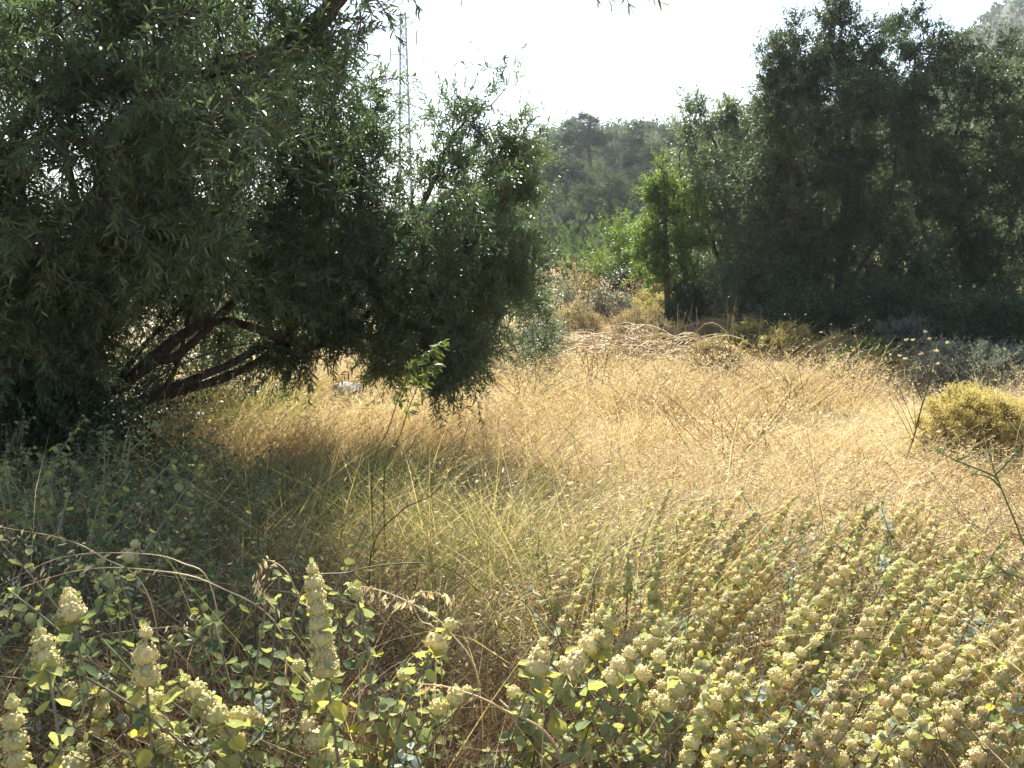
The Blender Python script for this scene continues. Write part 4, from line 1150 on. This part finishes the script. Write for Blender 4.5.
# leafy non flowering plants in the shade under and before the big olive
def leafy_proto(seed, mat, n=7, h=.5):
    rng = R0(seed); root = thing('leafy_plant', '', 'plant', (0, 0, 0)); SS = Soup(); SL = Soup()
    for k in range(n):
        a = np.array([rng.normal() * .05, rng.normal() * .05, 0]); e = a + np.array([rng.normal() * .16, rng.normal() * .16, h * rng.uniform(.6, 1.1)])
        pts = bez(a, (a + e) / 2 + [0, 0, .08], e, 10); tube(SS, pts, np.linspace(.003, .0015, 10), 4)
        leaf_pairs(SL, rng, pts[2:], np.gradient(pts, axis=0)[2:], np.linspace(.034, .016, 8), rb=.4, upw=.25, droop=.45)
    SS.build('stem', M['stem'], root); SL.build('leaves', [mat], root)
    return root


protos = [leafy_proto(400 + i, M['felt_dark'] if i != 2 else M['felt'], 7 + i, .34 + .04 * i) for i in range(4)]
used2 = set(); rngl = R0(410)
spots = [(rngl.uniform(-60, 230), rngl.uniform(2.5, 5.4)) for _ in range(56)] + [(rngl.uniform(-20, 230), rngl.uniform(1.6, 2.6)) for _ in range(12)] + [(20 + 62 * k_ + rngl.normal() * 18, rngl.uniform(1.42, 1.75)) for k_ in range(9)]
for i, (px, Y) in enumerate(spots):
    pr = protos[2] if i >= 68 else protos[int(rngl.integers(0, 4))]
    lab = ('round leaved green plant in the shade under the big olive' if Y > 2.6 and px < 300 else 'pale felted leafy plant along the bottom edge of the photo' if i >= 68 else 'round leaved plant among the brown stems of the foreground' if Y <= 2.6 else 'round leaved plant among the green grass tufts')
    place_first(pr, used2, tuple(gnd(px, Y)), rngl.uniform(0, 6.28), rngl.uniform(.8, 1.35) * (.72 if i >= 68 else 1) * np.ones(3), lab, 'round leaved plants in the shade' if 'shade' in lab else 'pale felted plants at the bottom edge' if 'felted' in lab else 'round leaved plants among the brown stems')


# ================================================================== ARCHING STALKS
def stalk(seed, name, label, Y, line, mat, r=.0014, heads=0, hl=.02, cat='grass stalk', group='arching stalks before the big olive', root_px=None):
    rng = R0(seed)
    b = gnd(line[0][0] if root_px is None else root_px, Y)
    pts = smooth_line([b] + [P(x, y, Y + .04 * i) for i, (x, y) in enumerate(line)], 34)
    root = thing(name, label, cat, b, group); S = Soup(); tube(S, pts, np.linspace(r * 1.3, r * .6, 34), 4, rnd=.12 if mat is M['greengrass'] else rng.random())
    S.build('stem', mat, root)
    if heads:
        i = rng.integers(19, 34, heads); S = Soup()
        d = nrm(np.gradient(pts, axis=0)[i] * 20 + rdir(rng, heads) * .35 + np.array([0, 0, -.45]))
        L = hl * rng.uniform(.7, 1.4, heads)
        leaves(S, DIAMOND, pts[i] + rng.normal(size=(heads, 3)) * .006, d, rdir(rng, heads), L, L * .26, (.4 if mat is M['greengrass'] else 1) * rng.random(heads))
        S.build('spikelets', mat, root)


stalk(500, 'grass_stalk', 'long pale pinkish stalk arching left across the dark plants', 2.0, [(215, 600), (180, 562), (125, 553), (60, 558), (0, 585)], M['straw'], heads=14)
stalk(501, 'grass_stalk', 'pale stalk arching left just below the pinkish one', 1.95, [(285, 640), (215, 585), (150, 570), (80, 570), (8, 592)], M['straw'], heads=22)
stalk(502, 'grass_stalk', 'straight pale stalk slanting right above the short upright horehound', 1.9, [(40, 660), (60, 648), (110, 634), (178, 626)], M['straw'], r=.002)
stalk(503, 'grass_stalk', 'thin stalk dipping into the left frame edge', 2.1, [(150, 600), (100, 556), (60, 538), (0, 527)], M['straw'], heads=8)
stalk(504, 'grass_stalk', 'drooping plume curled over left of the tall upright horehound', 1.75, [(320, 640), (300, 600), (285, 570), (264, 561), (259, 585), (272, 606)], M['straw'], heads=40)
stalk(505, 'grass_stalk', 'pale plume lying right of the tall upright horehound', 1.75, [(480, 690), (450, 632), (420, 608), (385, 592), (350, 584)], M['straw'], heads=44, hl=.024)
stalk(506, 'grass_stalk', 'pale plume hooked over above the knobbed right bending horehound', 1.85, [(440, 650), (420, 620), (412, 598), (428, 592), (455, 602), (472, 632)], M['straw'], heads=36)
stalk(507, 'grass_stalk', 'fallen pale stem across the litter at bottom centre', 1.5, [(560, 760), (500, 708), (450, 688), (420, 684)], M['straw'], r=.0022, heads=14)
stalk(508, 'curved_grass', 'bright green blade lying level above the tall upright horehound', 2.0, [(305, 600), (350, 572), (410, 563), (450, 570), (480, 592)], M['greengrass'], r=.0015, cat='grass blade')
stalk(509, 'curved_grass', 'yellow green blade curving up right of the green grass', 2.6, [(370, 560), (400, 512), (430, 496), (452, 470), (470, 420)], M['greengrass'], r=.0018, cat='grass blade')
stalk(510, 'seeding_grass', 'taller yellow green seed plume bending right under the big olive', 3.2, [(372, 480), (388, 430), (400, 395), (415, 362), (442, 342)], M['greengrass'], r=.0018, heads=90, hl=.034, cat='grass plume')
stalk(511, 'seeding_grass', 'shorter yellow green seed plume right of the taller plume', 3.2, [(384, 480), (400, 435), (410, 405), (424, 375), (440, 358)], M['greengrass'], r=.0018, heads=80, hl=.034, cat='grass plume')
stalk(513, 'grass_stalk', 'pale stems fallen toward the bottom edge left of the lit mass', 1.5, [(575, 790), (540, 745), (515, 715), (500, 700)], M['straw'], r=.0022)

# ================================================================== HAZE
def haze(density=.00048, aniso=.35):
    S = Soup(); x0, x1, y0, y1, z0, z1 = -890, 890, -190, 1190, -60, 62
    v = np.array([[x, y, z] for z in (z0, z1) for y in (y0, y1) for x in (x0, x1)], float)
    S.add(v, None, np.array([[0, 2, 3, 1], [4, 5, 7, 6], [0, 1, 5, 4], [2, 6, 7, 3], [0, 4, 6, 2], [1, 3, 7, 5]]))
    m, nt, out = new_mat('thin_air')
    p = nt.nodes.new('ShaderNodeVolumePrincipled'); p.inputs['Density'].default_value = density; p.inputs['Color'].default_value = (.86, .93, 1, 1); p.inputs['Anisotropy'].default_value = aniso
    nt.links.new(p.outputs[0], out.inputs['Volume'])
    tag(S.build('haze', m), 'thin pale summer haze', 'haze', kind='stuff')


haze()

# ================================================================== LIGHT, SKY, CAMERA
SUN_EL, SUN_AZ = math.radians(43), math.radians(-5)
w = bpy.data.worlds.new('World'); bpy.context.scene.world = w; w.use_nodes = True
nt = w.node_tree; nt.nodes.clear()
sky = nt.nodes.new('ShaderNodeTexSky'); sky.sky_type = 'NISHITA'; sky.sun_disc = False
sky.sun_elevation = SUN_EL; sky.sun_rotation = SUN_AZ; sky.air_density = 1.0; sky.dust_density = .7; sky.ozone_density = 1.0
bg = nt.nodes.new('ShaderNodeBackground'); bg.inputs['Strength'].default_value = .085
wo = nt.nodes.new('ShaderNodeOutputWorld')
hs = nt.nodes.new('ShaderNodeHueSaturation'); hs.inputs['Saturation'].default_value = .88
nt.links.new(sky.outputs[0], hs.inputs['Color']); nt.links.new(hs.outputs[0], bg.inputs[0]); nt.links.new(bg.outputs[0], wo.inputs[0])

sl = bpy.data.lights.new('sun', 'SUN'); sl.energy = 5.0; sl.angle = math.radians(.53); sl.color = (1, .95, .87)
so = bpy.data.objects.new('sun', sl); C.objects.link(so)
sd = Vector((math.sin(SUN_AZ) * math.cos(SUN_EL), math.cos(SUN_AZ) * math.cos(SUN_EL), math.sin(SUN_EL)))
so.rotation_euler = sd.to_track_quat('Z', 'Y').to_euler(); so.location = (0, 0, 30)

cam = bpy.data.cameras.new('camera'); co = bpy.data.objects.new('camera', cam); C.objects.link(co)
cam.sensor_width = 36; cam.lens = 36 * F / 1024; cam.clip_end = 5000; cam.clip_start = .05
co.location = CAM; co.rotation_euler = (PI / 2 - PITCH, 0, 0)
sc = bpy.context.scene; sc.camera = co
sc.view_settings.view_transform = 'Standard'; sc.view_settings.look = 'None'; sc.view_settings.exposure = 1.65; sc.view_settings.gamma = 1
sc.cycles.max_bounces = 6; sc.cycles.diffuse_bounces = 4; sc.cycles.glossy_bounces = 2; sc.cycles.transmission_bounces = 4
sc.cycles.use_denoising = True; sc.cycles.denoiser = 'OPENIMAGEDENOISE'; sc.cycles.denoising_input_passes = 'RGB_ALBEDO_NORMAL'; sc.cycles.denoising_prefilter = 'ACCURATE'
for o in C.objects:
    if '_o' in o: del o['_o']
